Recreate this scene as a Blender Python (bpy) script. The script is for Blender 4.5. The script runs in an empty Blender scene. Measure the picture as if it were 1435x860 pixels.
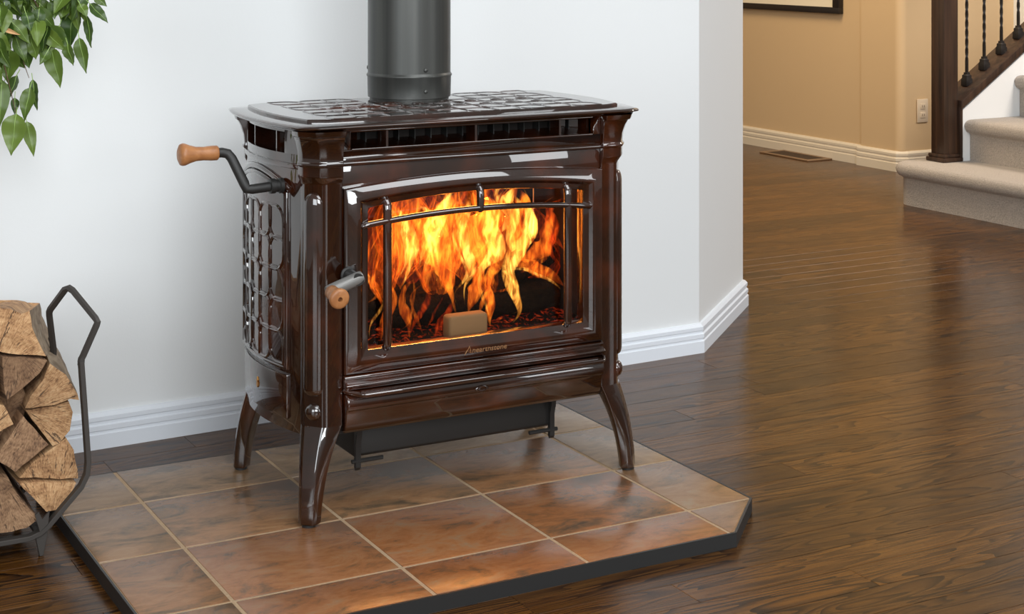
import bpy, bmesh, math, random
from mathutils import Vector, Matrix, noise
random.seed(7)
scene = bpy.context.scene
COL = scene.collection
PI = math.pi
PAD = 0.026                       # hearth pad thickness

# ------------------------------------------------------------------ camera
cam_d = bpy.data.cameras.new('camera'); cam = bpy.data.objects.new('camera', cam_d); COL.objects.link(cam)
cam.location = (-1.055, -2.681, 1.05)
cam.rotation_euler = (PI/2, 0, -math.radians(28.45))
cam_d.sensor_width = 36; cam_d.lens = 36*2290/1435
cam_d.shift_y = -510/1435         # the horizon lies above the frame, verticals stay upright
cam_d.clip_start = 0.05; cam_d.clip_end = 60
scene.camera = cam

# ------------------------------------------------------------------ world, lights, exposure
vs = scene.view_settings
vs.view_transform = 'Standard'; vs.look = 'None'; vs.gamma = 1; vs.exposure = 0.0; vs.use_curve_mapping = False
w = bpy.data.worlds.new('world'); scene.world = w; w.use_nodes = True
w.node_tree.nodes['Background'].inputs[0].default_value = (1.0, 0.965, 0.925, 1)
w.node_tree.nodes['Background'].inputs[1].default_value = 0.25

def area(name, loc, target, sx, sy, power, color):
    l = bpy.data.lights.new(name, 'AREA'); l.shape = 'RECTANGLE'; l.size = sx; l.size_y = sy
    l.energy = power; l.color = color
    o = bpy.data.objects.new(name, l); COL.objects.link(o); o.location = loc
    o.rotation_euler = (Vector(target)-Vector(loc)).to_track_quat('-Z', 'Y').to_euler()
    return o
area('window_light', (-3.5, -3.0, 1.4), (-0.2, 0.5, 0.6), 1.9, 1.9, 62, (0.90, 0.96, 1.0))
area('front_window_light', (-0.9, -4.6, 1.9), (0.2, 0.6, 0.5), 2.6, 1.7, 143, (0.93, 0.975, 1.0))  # added softbox behind the camera, brightens the wall left of the stove
area('side_window_light', (2.9, -2.9, 1.5), (0.4, 0.3, 0.5), 0.9, 1.7, 20, (0.95, 0.98, 1.0))
area('ceiling_light', (0.6, -1.7, 2.75), (0.3, 0.2, 0.5), 2.4, 1.6, 56, (0.94, 0.975, 1.0))
area('hall_light', (2.75, 2.9, 2.45), (3.6, 3.4, 0.4), 0.9, 0.9, 44, (1.0, 0.76, 0.46))
area('stair_light', (4.4, 0.9, 2.45), (4.1, 2.4, 0.3), 0.8, 0.8, 62, (1.0, 0.88, 0.76))
scene.cycles.max_bounces = 8; scene.cycles.diffuse_bounces = 3; scene.cycles.glossy_bounces = 4

# ------------------------------------------------------------------ materials
class NT:
    def __init__(s, name):
        s.m = bpy.data.materials.new(name); s.m.use_nodes = True
        s.t = s.m.node_tree; s.n = s.t.nodes; s.l = s.t.links
        s.bsdf = s.n['Principled BSDF']; s.out = s.n['Material Output']
    def node(s, typ, **kw):
        nd = s.n.new(typ)
        for k, v in kw.items():
            if k.startswith('i_'):
                key = k[2:]
                key = int(key) if key.isdigit() else key
                nd.inputs[key].default_value = v
            else: setattr(nd, k, v)
        return nd
    def link(s, a, b): s.l.new(a, b)
    def set(s, **kw):
        for k, v in kw.items(): s.bsdf.inputs[k.replace('_', ' ')].default_value = v
    def math(s, op, a, b=None, clamp=False):
        nd = s.n.new('ShaderNodeMath'); nd.operation = op; nd.use_clamp = clamp
        for i, v in enumerate((a, b)):
            if v is None: continue
            if isinstance(v, (int, float)): nd.inputs[i].default_value = v
            else: s.link(v, nd.inputs[i])
        return nd.outputs[0]
    def ramp(s, fac, stops):
        nd = s.n.new('ShaderNodeValToRGB'); cr = nd.color_ramp
        while len(cr.elements) > 1: cr.elements.remove(cr.elements[-1])
        for i, (p, c) in enumerate(stops):
            e = cr.elements[0] if i == 0 else cr.elements.new(p)
            e.position = p; e.color = (c[0], c[1], c[2], 1)
        s.link(fac, nd.inputs[0]); return nd.outputs[0]
    def mix(s, fac, a, b, blend='MIX'):
        nd = s.n.new('ShaderNodeMix'); nd.data_type = 'RGBA'; nd.blend_type = blend
        for sock, v in ((nd.inputs[0], fac), (nd.inputs[6], a), (nd.inputs[7], b)):
            if isinstance(v, (int, float)): sock.default_value = v
            elif isinstance(v, tuple): sock.default_value = (v[0], v[1], v[2], 1)
            else: s.link(v, sock)
        return nd.outputs[2]
    def coords(s, kind='world', scale=(1,1,1), offset=None, rot=(0,0,0)):
        if kind == 'world': src = s.n.new('ShaderNodeNewGeometry').outputs['Position']
        else: src = s.n.new('ShaderNodeTexCoord').outputs['Object']
        if offset is not None:
            ad = s.n.new('ShaderNodeVectorMath'); ad.operation = 'ADD'; s.link(src, ad.inputs[0]); s.link(offset, ad.inputs[1]); src = ad.outputs[0]
        mp = s.n.new('ShaderNodeMapping'); mp.inputs['Scale'].default_value = scale; mp.inputs['Rotation'].default_value = rot
        s.link(src, mp.inputs[0]); return mp.outputs[0]
    def noise(s, vec, scale, detail=4, rough=0.55, dist=0.0):
        nd = s.n.new('ShaderNodeTexNoise'); nd.inputs['Scale'].default_value = scale; nd.inputs['Detail'].default_value = detail
        nd.inputs['Roughness'].default_value = rough; nd.inputs['Distortion'].default_value = dist
        s.link(vec, nd.inputs['Vector']); return nd.outputs['Fac']
    def bump(s, height, strength=0.2, dist=0.002):
        nd = s.n.new('ShaderNodeBump'); nd.inputs['Strength'].default_value = strength; nd.inputs['Distance'].default_value = dist
        s.link(height, nd.inputs['Height']); s.link(nd.outputs[0], s.bsdf.inputs['Normal'])
    def base(s, col): s.link(col, s.bsdf.inputs['Base Color'])
    def rand(s):
        a = s.n.new('ShaderNodeObjectInfo').outputs['Random']; b = s.n.new('ShaderNodeNewGeometry').outputs['Random Per Island']
        return s.math('FRACT', s.math('ADD', a, b))

def plain(name, col, rough=0.5, metal=0.0, **kw):
    t = NT(name); t.set(Base_Color=(*col, 1), Roughness=rough, Metallic=metal, **kw); return t.m

M = {}
def wall_mat(name, col, bump=0.12):
    t = NT(name); v = t.coords()
    n = t.noise(v, 220, 3); n2 = t.noise(v, 3, 3)
    t.base(t.mix(t.math('MULTIPLY', n2, 0.12), col, tuple(c*0.93 for c in col)))
    t.set(Roughness=0.62); t.bump(n, bump, 0.0012); return t.m
M['wall'] = wall_mat('wall_paint_pale', (0.80, 0.815, 0.82))
M['wall_tan'] = wall_mat('wall_paint_tan', (0.62, 0.45, 0.265))
M['wall_cream'] = wall_mat('wall_paint_cream', (0.76, 0.68, 0.56))
M['trim'] = plain('trim_white', (0.80, 0.84, 0.90), 0.35)
M['trim_cream'] = plain('trim_cream', (0.72, 0.64, 0.52), 0.45)

# dark oak strip flooring
t = NT('oak_floor'); r = t.rand()
cx = t.node('ShaderNodeCombineXYZ'); t.link(t.math('MULTIPLY', r, 37.0), cx.inputs[0]); t.link(t.math('MULTIPLY', r, 11.0), cx.inputs[1]); t.link(t.math('MULTIPLY', r, 5.0), cx.inputs[2])
v1 = t.coords('world', (1.7, 16, 1), cx.outputs[0])
warp = t.noise(v1, 1.0, 2, 0.5, 0.5)
rings = t.math('FRACT', t.math('MULTIPLY', warp, 13.0))
vein = t.math('POWER', rings, 2.6)
amt = t.noise(t.coords('world', (0.8, 9, 1), cx.outputs[0]), 1.0, 1)
v2 = t.coords('world', (11, 430, 1), cx.outputs[0]); pores = t.noise(v2, 1.0, 3, 0.65)
v3 = t.coords('world', (4.0, 120, 1), cx.outputs[0]); streak = t.noise(v3, 1.0, 4, 0.65)
f = t.math('ADD', t.math('MULTIPLY', t.math('MULTIPLY', vein, amt), 1.0), t.math('ADD', t.math('MULTIPLY', pores, 0.62), t.math('SUBTRACT', t.math('MULTIPLY', streak, 0.42), 0.42)))
col = t.ramp(f, [(0.0, (0.185, 0.076, 0.014)), (0.16, (0.125, 0.048, 0.009)), (0.32, (0.066, 0.024, 0.005)), (0.52, (0.013, 0.005, 0.002))])
tone = t.math('ADD', t.math('MULTIPLY', r, 0.40), 0.42)
hs = t.node('ShaderNodeHueSaturation'); t.link(col, hs.inputs['Color']); t.link(tone, hs.inputs['Value'])
t.base(hs.outputs[0]); t.set(Roughness=0.28, Specular_IOR_Level=0.22)
rr = t.node('ShaderNodeMapRange', i_3=0.15, i_4=0.30); t.link(pores, rr.inputs[0]); t.link(rr.outputs[0], t.bsdf.inputs['Roughness'])
t.bump(f, 0.25, 0.0006); M['oak'] = t.m
M['gap'] = plain('floor_gap_dark', (0.012, 0.008, 0.006), 0.8)

# slate look ceramic tile
t = NT('slate_tile'); r = t.rand()
cx = t.node('ShaderNodeCombineXYZ'); t.link(t.math('MULTIPLY', r, 23.0), cx.inputs[0]); t.link(t.math('MULTIPLY', r, 17.0), cx.inputs[1])
v = t.coords('world', (1.0, 1.9, 1), cx.outputs[0], (0, 0, 0.5))
n1 = t.noise(v, 6.5, 8, 0.70, 1.4); n2 = t.noise(v, 22, 8, 0.72, 0.8); n3 = t.noise(v, 60, 4, 0.6)
fac = t.math('ADD', t.math('MULTIPLY', n1, 0.72), t.math('ADD', t.math('MULTIPLY', n2, 0.34), t.math('MULTIPLY', t.math('SUBTRACT', r, 0.5), 0.10)))
col = t.ramp(fac, [(0.37, (0.070, 0.048, 0.033)), (0.45, (0.175, 0.095, 0.054)), (0.51, (0.320, 0.135, 0.058)), (0.56, (0.37, 0.175, 0.085)), (0.62, (0.255, 0.170, 0.108)), (0.72, (0.36, 0.285, 0.20))])
tan = t.ramp(fac, [(0.38, (0.095, 0.068, 0.042)), (0.50, (0.210, 0.142, 0.080)), (0.60, (0.260, 0.178, 0.102)), (0.72, (0.300, 0.235, 0.150))])
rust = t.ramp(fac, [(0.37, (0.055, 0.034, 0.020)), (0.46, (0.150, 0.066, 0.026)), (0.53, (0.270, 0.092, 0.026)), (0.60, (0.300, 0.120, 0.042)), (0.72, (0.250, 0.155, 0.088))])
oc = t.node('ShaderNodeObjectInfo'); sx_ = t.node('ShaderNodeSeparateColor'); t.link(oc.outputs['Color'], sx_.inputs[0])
col = t.mix(sx_.outputs[0], tan, rust)  # object colour mixes in the redder ramp, partly as painted fire glow
col = t.mix(t.math('MULTIPLY', n3, 0.30), col, (0.15, 0.095, 0.060))
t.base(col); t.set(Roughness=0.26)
t.bump(t.math('ADD', n2, t.math('MULTIPLY', n3, 0.3)), 0.25, 0.0015); M['tile'] = t.m
t = NT('grout'); n = t.noise(t.coords(), 300, 2); t.base(t.ramp(n, [(0.3, (0.32, 0.215, 0.125)), (0.7, (0.44, 0.31, 0.19))])); t.set(Roughness=0.85); M['grout'] = t.m
M['pad_edge'] = plain('pad_edge_black', (0.018, 0.018, 0.018), 0.45)

# enamel
t = NT('brown_enamel'); v = t.coords()
n = t.noise(v, 9, 4, 0.6)
t.base(t.ramp(n, [(0.3, (0.0075, 0.0024, 0.0009)), (0.5, (0.018, 0.0046, 0.0013)), (0.72, (0.060, 0.0115, 0.0026))]))
t.set(Roughness=0.30, Specular_IOR_Level=0.15, Coat_Weight=1.0, Coat_Roughness=0.02, Coat_IOR=1.98)
n2 = t.noise(v, 45, 3, 0.5); t.bump(n2, 0.05, 0.0015)
M['enamel'] = t.m
M['iron'] = plain('black_cast_iron', (0.020, 0.019, 0.018), 0.5, 0.2)
M['recess'] = plain('recess_dark_iron', (0.012, 0.008, 0.006), 0.7)
t = NT('pipe_black'); v = t.coords('world', (60, 60, 1.0)); n = t.noise(v, 1.0, 2)
t.base(t.ramp(n, [(0.3, (0.060, 0.062, 0.060)), (0.7, (0.085, 0.086, 0.080))])); t.set(Roughness=0.40, Metallic=0.65); M['pipe'] = t.m
M['steel'] = plain('zinc_bolt', (0.65, 0.65, 0.62), 0.3, 1.0)
M['handle_grey'] = plain('satin_grey_metal', (0.20, 0.195, 0.185), 0.42, 0.35)
M['brass'] = plain('brass_emblem', (0.50, 0.24, 0.06), 0.35, 0.9)
M['copper_letter'] = plain('letter_bronze', (0.62, 0.34, 0.17), 0.3, 0.8)
t = NT('turned_wood'); v = t.coords('object', (40, 40, 40)); n = t.noise(v, 1.0, 4, 0.6, 0.5)
t.base(t.ramp(n, [(0.3, (0.27, 0.100, 0.032)), (0.6, (0.40, 0.17, 0.060)), (0.8, (0.47, 0.22, 0.085))])); t.set(Roughness=0.42); M['grip'] = t.m

# firewood
def wood_end(name, c0, c1, c2, seed):
    t = NT(name); oi = t.n.new('ShaderNodeObjectInfo').outputs['Random']
    cx = t.node('ShaderNodeCombineXYZ')
    for i, k in enumerate((19.0, 7.0, 29.0)): t.link(t.math('MULTIPLY', oi, k), cx.inputs[i])
    v = t.coords('object', (1, 0.2, 1), cx.outputs[0]); n1 = t.noise(v, 26, 6, 0.7, 1.4)
    flat = t.coords('object', (1, 0, 1)); ln = t.node('ShaderNodeVectorMath', operation='LENGTH'); t.link(flat, ln.inputs[0])
    nm = t.node('ShaderNodeVectorMath', operation='NORMALIZE'); t.link(flat, nm.inputs[0])
    rings = t.math('SINE', t.math('ADD', t.math('MULTIPLY', ln.outputs['Value'], 900.0), t.math('MULTIPLY', n1, 22.0)))
    ad = t.node('ShaderNodeVectorMath', operation='ADD'); t.link(nm.outputs[0], ad.inputs[0]); t.link(cx.outputs[0], ad.inputs[1])
    wob = t.node('ShaderNodeVectorMath', operation='SCALE'); t.link(flat, wob.inputs[0]); wob.inputs['Scale'].default_value = 2.0
    ad2 = t.node('ShaderNodeVectorMath', operation='ADD'); t.link(ad.outputs[0], ad2.inputs[0]); t.link(wob.outputs[0], ad2.inputs[1])
    rays = t.noise(ad2.outputs[0], 13, 3, 0.7); fine = t.noise(ad2.outputs[0], 55, 2, 0.6)
    spots = t.noise(v, 110, 2, 0.5)
    f = t.math('ADD', t.math('MULTIPLY', n1, 0.62), t.math('ADD', t.math('MULTIPLY', rings, 0.018), t.math('MULTIPLY', fine, 0.40)))
    col = t.ramp(f, [(0.36, c0), (0.49, c1), (0.66, c2)])
    crack = t.math('MULTIPLY', t.math('LESS_THAN', rays, 0.385), t.math('GREATER_THAN', n1, 0.44))
    col = t.mix(t.math('MULTIPLY', crack, 0.85), col, (0.050, 0.024, 0.012))
    col = t.mix(t.math('MULTIPLY', t.math('LESS_THAN', spots, 0.26), 0.6), col, (0.07, 0.035, 0.018))
    hs = t.node('ShaderNodeHueSaturation'); t.link(col, hs.inputs['Color']); t.link(t.math('ADD', t.math('MULTIPLY', oi, 0.4), 0.85), hs.inputs['Value'])
    t.base(hs.outputs[0]); t.set(Roughness=0.8); t.bump(t.math('SUBTRACT', t.math('ADD', fine, n1), crack), 0.6, 0.004); return t.m
M['log_tan'] = wood_end('split_wood_tan', (0.11, 0.046, 0.018), (0.36, 0.195, 0.088), (0.54, 0.345, 0.180), 0.0)
M['log_brown'] = wood_end('split_wood_brown', (0.065, 0.032, 0.016), (0.22, 0.120, 0.062), (0.36, 0.220, 0.120), 0.6)
t = NT('bark'); v = t.coords('object', (1, 0.3, 1)); n = t.noise(v, 40, 5, 0.65, 0.6)
t.base(t.ramp(n, [(0.3, (0.12, 0.075, 0.042)), (0.6, (0.30, 0.225, 0.15)), (0.8, (0.44, 0.37, 0.28))])); t.set(Roughness=0.9); t.bump(n, 0.7, 0.006); M['bark'] = t.m
t = NT('crack_dark'); t.set(Base_Color=(0.055, 0.026, 0.012, 1), Roughness=0.9); M['crack'] = t.m
M['holder_iron'] = plain('holder_wrought_iron', (0.055, 0.048, 0.043), 0.55, 0.35)

# leaves
def leaf_mat(name, c0, c1):
    t = NT(name); oi = t.n.new('ShaderNodeObjectInfo').outputs['Random']
    v = t.coords('object'); n = t.noise(v, 55, 3)
    f = t.math('ADD', t.math('MULTIPLY', oi, 0.75), t.math('MULTIPLY', n, 0.3))
    t.base(t.ramp(f, [(0.1, c0), (0.9, c1)])); t.set(Roughness=0.36)
    try: t.set(Transmission_Weight=0.0, Subsurface_Weight=0.0)
    except Exception: pass
    tr = t.node('ShaderNodeBsdfTranslucent'); tr.inputs[0].default_value = (c1[0]*1.4, c1[1]*1.3, c1[2], 1)
    mx = t.node('ShaderNodeMixShader'); mx.inputs[0].default_value = 0.22
    t.link(t.bsdf.outputs[0], mx.inputs[1]); t.link(tr.outputs[0], mx.inputs[2]); t.link(mx.outputs[0], t.out.inputs[0])
    return t.m
M['leaf'] = leaf_mat('leaf_green', (0.034, 0.078, 0.012), (0.150, 0.225, 0.034))
M['leaf_vein'] = plain('leaf_midrib', (0.28, 0.42, 0.10), 0.5)
M['leaf_dead'] = plain('leaf_dry', (0.55, 0.32, 0.14), 0.7)
M['twig'] = plain('twig_brown', (0.14, 0.085, 0.045), 0.8)
M['pot'] = plain('glazed_pot', (0.50, 0.46, 0.40), 0.4)
M['soil'] = plain('potting_soil', (0.03, 0.02, 0.012), 0.95)

# carpet, stair wood
t = NT('carpet_beige'); v = t.coords(); n = t.noise(v, 190, 4, 0.7); n2 = t.noise(v, 600, 2, 0.6)
t.base(t.ramp(t.math('ADD', t.math('MULTIPLY', n, 0.6), t.math('MULTIPLY', n2, 0.4)), [(0.30, (0.20, 0.165, 0.135)), (0.5, (0.44, 0.375, 0.315)), (0.7, (0.60, 0.53, 0.46))]))
t.set(Roughness=0.95, Sheen_Weight=0.3); t.bump(n, 1.0, 0.006); M['carpet'] = t.m
t = NT('stair_walnut'); v = t.coords('world', (60, 60, 3)); n = t.noise(v, 1.0, 4)
t.base(t.ramp(n, [(0.3, (0.018, 0.009, 0.006)), (0.7, (0.060, 0.030, 0.017))])); t.set(Roughness=0.35); M['walnut'] = t.m
M['baluster'] = plain('baluster_black_iron', (0.014, 0.011, 0.010), 0.45, 0.3)
M['frame'] = plain('picture_frame_espresso', (0.012, 0.009, 0.008), 0.4)
M['mat_board'] = plain('picture_mat', (0.82, 0.74, 0.58), 0.8)
t = NT('picture_print'); n = t.noise(t.coords('world', (1, 3, 8)), 2.0, 4); t.base(t.ramp(n, [(0.3, (0.16, 0.20, 0.18)), (0.5, (0.52, 0.42, 0.26)), (0.7, (0.76, 0.68, 0.50))])); M['print'] = t.m
M['plate'] = plain('outlet_plastic', (0.66, 0.55, 0.42), 0.35)
M['slot'] = plain('outlet_slot', (0.22, 0.17, 0.12), 0.6)
M['vent_brown'] = plain('register_bronze', (0.26, 0.165, 0.095), 0.45, 0.2)
M['vent_slat'] = plain('register_slat', (0.075, 0.045, 0.026), 0.5, 0.2)

# fire
t = NT('firebrick_sooty'); v = t.coords(); n = t.noise(v, 25, 4); t.base(t.ramp(n, [(0.3, (0.006, 0.003, 0.003)), (0.7, (0.022, 0.009, 0.006))])); t.set(Roughness=0.95, Specular_IOR_Level=0.1); M['firebrick'] = t.m
M['brick_tan'] = plain('firebrick_tan', (0.20, 0.105, 0.042), 0.85)
t = NT('charred_log'); v = t.coords('object', (1, 1, 1)); n = t.noise(v, 38, 5, 0.7); t.base(t.ramp(n, [(0.35, (0.002, 0.0015, 0.0015)), (0.7, (0.014, 0.008, 0.005))])); t.set(Roughness=1.0, Specular_IOR_Level=0.0); t.bump(n, 0.8, 0.008); M['char'] = t.m
t = NT('ember_glow'); v = t.coords(); n = t.noise(v, 70, 4, 0.7); t.set(Base_Color=(0.004, 0.003, 0.003, 1), Roughness=1.0, Specular_IOR_Level=0.0)
t.link(t.ramp(n, [(0.52, (0, 0, 0)), (0.64, (0.35, 0.02, 0.002)), (0.78, (1.0, 0.25, 0.03))]), t.bsdf.inputs['Emission Color']); t.bsdf.inputs['Emission Strength'].default_value = 0.7; M['ember'] = t.m
def flame_mat(name, lo, hi, density, scale=(48, 48, 13)):
    t = NT(name); t.n.remove(t.bsdf)
    v = t.coords('object', scale); n = t.noise(v, 1.0, 3, 0.6, 2.2)
    mr = t.node('ShaderNodeMapRange'); t.link(n, mr.inputs[0])
    for k, q in ((1, 0.36), (2, 0.66), (3, 0.0), (4, 1.0)): mr.inputs[k].default_value = q
    sh = t.math('POWER', mr.outputs[0], 1.5)
    e = t.node('ShaderNodeEmission'); t.link(t.mix(sh, lo, hi), e.inputs[0]); t.link(t.math('MULTIPLY', t.math('ADD', t.math('MULTIPLY', sh, 1.9), 0.22), density), e.inputs[1])
    t.link(e.outputs[0], t.out.inputs['Volume']); t.m.cycles.volume_step_rate = 0.5; return t.m
M['flame_red'] = flame_mat('flame_gas_red', (1.0, 0.045, 0.004), (1.0, 0.11, 0.008), 70)
M['flame_orange'] = flame_mat('flame_gas_orange', (1.0, 0.10, 0.006), (1.0, 0.26, 0.018), 105)
M['flame_yellow'] = flame_mat('flame_gas_yellow', (1.0, 0.30, 0.03), (1.0, 0.50, 0.085), 210)
M['sheath_orange'] = flame_mat('flame_skin_orange', (1.0, 0.09, 0.005), (1.0, 0.20, 0.011), 80)
M['sheath_red'] = flame_mat('flame_skin_red', (1.0, 0.04, 0.003), (1.0, 0.07, 0.004), 26)
t = NT('door_glass'); t.n.remove(t.bsdf)
tr = t.node('ShaderNodeBsdfTransparent'); tr.inputs[0].default_value = (0.97, 0.97, 0.96, 1); gl = t.node('ShaderNodeBsdfGlossy'); gl.inputs['Roughness'].default_value = 0.02
mx = t.node('ShaderNodeMixShader'); mx.inputs[0].default_value = 0.035
t.link(tr.outputs[0], mx.inputs[1]); t.link(gl.outputs[0], mx.inputs[2]); t.link(mx.outputs[0], t.out.inputs[0]); M['glass'] = t.m
scene.cycles.transparent_max_bounces = 96
scene.cycles.volume_bounces = 0

# ------------------------------------------------------------------ mesh helpers
class MB:
    def __init__(s): s.v = []; s.f = []; s.mi = []
    def add(s, verts, faces, mi=0):
        b = len(s.v); s.v += [tuple(p) for p in verts]; s.f += [tuple(b+i for i in f) for f in faces]; s.mi += [mi]*len(faces); return s
    def box(s, x0, x1, y0, y1, z0, z1, mi=0):
        vs_ = [(x, y, z) for z in (z0, z1) for y in (y0, y1) for x in (x0, x1)]
        return s.add(vs_, [(0,2,3,1),(4,5,7,6),(0,1,5,4),(2,6,7,3),(0,4,6,2),(1,3,7,5)], mi)
    def loft(s, rings, closed=True, caps=True, mi=0):
        n = len(rings[0]); vs_ = [p for r_ in rings for p in r_]; fs = []
        for i in range(len(rings)-1):
            for j in range(n if closed else n-1):
                k = (j+1) % n
                fs.append((i*n+j, i*n+k, (i+1)*n+k, (i+1)*n+j))
        if caps:
            fs.append(tuple(range(n-1, -1, -1))); fs.append(tuple((len(rings)-1)*n+j for j in range(n)))
        return s.add(vs_, fs, mi)
    def prism(s, poly, axis, a, b, mi=0):
        def mk(p, q):
            if axis == 'x': return (q, p[0], p[1])
            if axis == 'y': return (p[0], q, p[1])
            return (p[0], p[1], q)
        return s.loft([[mk(p, a) for p in poly], [mk(p, b) for p in poly]], mi=mi)
    def tube(s, path, rad, seg=8, closed=False, flat=None, mi=0):
        P = [Vector(p) for p in path]; n = len(P); rings = []; up = None
        for i in range(n):
            if closed: tg = P[(i+1) % n]-P[i-1]
            else: tg = P[min(i+1, n-1)]-P[max(i-1, 0)]
            tg.normalize()
            if up is None:
                up = Vector((0, 0, 1)) if abs(tg.z) < 0.9 else Vector((1, 0, 0))
            up = (up-tg*up.dot(tg)).normalized(); sd = tg.cross(up)
            r_ = rad[i] if isinstance(rad, (list, tuple)) else rad
            rings.append([P[i]+(sd*math.cos(2*PI*k/seg+PI/seg)*(flat or 1)+up*math.sin(2*PI*k/seg+PI/seg))*r_ for k in range(seg)])
        if closed: rings.append(rings[0])
        return s.loft(rings, caps=not closed, mi=mi)
    def revolve(s, prof, origin, axis, seg=24, mi=0, caps=True):
        ax = Vector(axis).normalized(); a = ax.orthogonal().normalized(); b = ax.cross(a); o = Vector(origin)
        return s.loft([[o+ax*h+(a*math.cos(2*PI*k/seg)+b*math.sin(2*PI*k/seg))*r_ for k in range(seg)] for h, r_ in prof], caps=caps, mi=mi)
    def xf(s, fn): s.v = [tuple(fn(*p)) for p in s.v]; return s
    def mesh(s, name, bevel=0, segs=2, smooth=35, ang=30, recalc=True):
        bm = bmesh.new(); vv = [bm.verts.new(p) for p in s.v]
        for f_, mi in zip(s.f, s.mi):
            try: fc = bm.faces.new([vv[i] for i in f_]); fc.material_index = mi
            except ValueError: pass
        bmesh.ops.remove_doubles(bm, verts=bm.verts, dist=1e-6)
        if recalc: bmesh.ops.recalc_face_normals(bm, faces=bm.faces)
        if bevel:
            es = [e for e in bm.edges if len(e.link_faces) == 2 and e.calc_face_angle(0) > math.radians(ang)]
            bmesh.ops.bevel(bm, geom=es, offset=bevel, segments=segs, profile=0.5, affect='EDGES', clamp_overlap=True)
        for f_ in bm.faces: f_.smooth = smooth > 0
        for e in bm.edges:
            if len(e.link_faces) == 2 and e.calc_face_angle(0) > math.radians(smooth or 1): e.smooth = False
        me = bpy.data.meshes.new(name); bm.to_mesh(me); bm.free(); return me
    def build(s, name, mat, parent=None, **kw):
        me = s.mesh(name, **kw)
        for m_ in (mat if isinstance(mat, (list, tuple)) else [mat]): me.materials.append(M[m_])
        return put(name, me, parent)
def put(name, me, parent=None):
    o = bpy.data.objects.new(name, me); COL.objects.link(o)
    if parent is not None: o.parent = parent
    return o
def empty(name, loc=(0,0,0), rz=0, parent=None):
    o = bpy.data.objects.new(name, None); COL.objects.link(o); o.location = loc; o.rotation_euler = (0, 0, rz); o.empty_display_size = 0.05
    if parent is not None: o.parent = parent
    return o
def tag(o, label, cat, group=None):
    o['label'] = label; o['category'] = cat
    if group: o['group'] = group
    return o
def structure(o, label=None, cat=None):
    o['kind'] = 'structure'
    if label: o['label'] = label
    if cat: o['category'] = cat
    return o
def recenter(root):
    pass
def sweep(path, prof):
    """closed profile [(offset, z)] swept along a plan polyline with mitred corners; offset is to the right of travel"""
    rings = []; n = len(path)
    for i in range(n):
        p = Vector(path[i]); d0 = (p-Vector(path[i-1])).normalized() if i > 0 else None; d1 = (Vector(path[i+1])-p).normalized() if i < n-1 else None
        nr = lambda d: Vector((d.y, -d.x))
        if d0 is None: m = nr(d1)
        elif d1 is None: m = nr(d0)
        else:
            m = (nr(d0)+nr(d1)).normalized(); m = m/max(0.3, m.dot(nr(d0)))
        rings.append([(p.x+m.x*o_, p.y+m.y*o_, z) for o_, z in prof])
    return MB().loft(rings)

# ================================================================== SETTING
# ---- floor: dark slab with every oak strip laid on it
fl = MB().box(-2.6, 7.2, -3.2, 6.6, -0.06, -0.012).build('floor', 'gap')
structure(fl, 'dark stained oak strip floor running along the wall', 'floor')
PW = 0.083
strip = MB().box(-0.5, 0.5, -PW/2+0.0004, PW/2-0.0004, -0.0119, 0.0).mesh('plank', bevel=0.0003, segs=1)
strip.materials.append(M['oak'])
far_mb = MB(); rnd = random.Random(11)
y = -3.15; row = 0
while y < 6.5:
    x = -2.6 + rnd.uniform(-0.9, 0)
    while x < 7.1:
        L = rnd.uniform(0.75, 1.5); x1 = min(x+L, 7.15); x0 = max(x, -2.6)
        if x1-x0 > 0.05:
            near = (-1.0 < y < 1.75) and x1 > -0.95 and x0 < 3.3
            if near:
                o = put('plank', strip, fl); o.location = ((x0+x1)/2, y, 0); o.scale = (x1-x0-0.0007, 1, 1)
            else:
                far_mb.box(x0+0.0003, x1-0.0003, y-PW/2+0.0004, y+PW/2-0.0004, -0.0119, -0.0)
        x += L
    y += PW
fo = far_mb.build('plank_field', 'oak', fl); fo['kind'] = 'stuff'

# ---- walls and baseboards
path = [(-2.6, 0.628), (1.368, 0.782), (1.79, 1.165), (1.79, 6.5)]
wl = sweep(path, [(0, 0), (0, 2.6), (-0.12, 2.6), (-0.12, 0)]).build('wall_back', 'wall')
structure(wl, 'pale painted wall with an angled corner behind the stove', 'wall')
BB = [(0.0, 0.0), (0.0155, 0.0), (0.0155, 0.030), (0.0125, 0.0325), (0.0125, 0.036), (0.0145, 0.0385), (0.0145, 0.048), (0.0105, 0.051), (0.0105, 0.055), (0.0125, 0.058), (0.0125, 0.066), (0.006, 0.073), (0.0, 0.074)]
bb = sweep(path, BB).build('baseboard_back', 'trim', smooth=20); structure(bb, 'white moulded baseboard along the pale wall', 'baseboard')

arc = [(4.08+0.04-0.04*math.cos(a), 3.10-0.04*math.sin(a)) for a in [i*PI/2/6 for i in range(7)]]
far_path = [(4.10, 6.5), (4.10, 3.33), (4.08, 3.33)] + arc + [(4.82, 3.06)]
fw = sweep(far_path, [(0, 0), (0, 2.6), (-0.12, 2.6), (-0.12, 0)]).build('wall_hall', 'wall_tan'); structure(fw, 'tan hallway wall with a rounded corner by the stairs', 'wall')
fb = sweep([(4.10, 6.5), (4.10, 3.33)], [(a*1.1, z*1.25) for a, z in BB]).build('baseboard_hall', 'trim_cream', smooth=20); structure(fb, 'cream baseboard along the hallway wall', 'baseboard')
fb2 = sweep([(4.08, 3.345), (4.08, 3.10), (4.082, 3.085), (4.12, 3.06), (4.80, 3.06)], [(a*1.1, z*1.25) for a, z in BB]).build('baseboard_corner', 'trim_cream', smooth=20); structure(fb2, 'cream baseboard stepping out at the hallway corner', 'baseboard')
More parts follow.
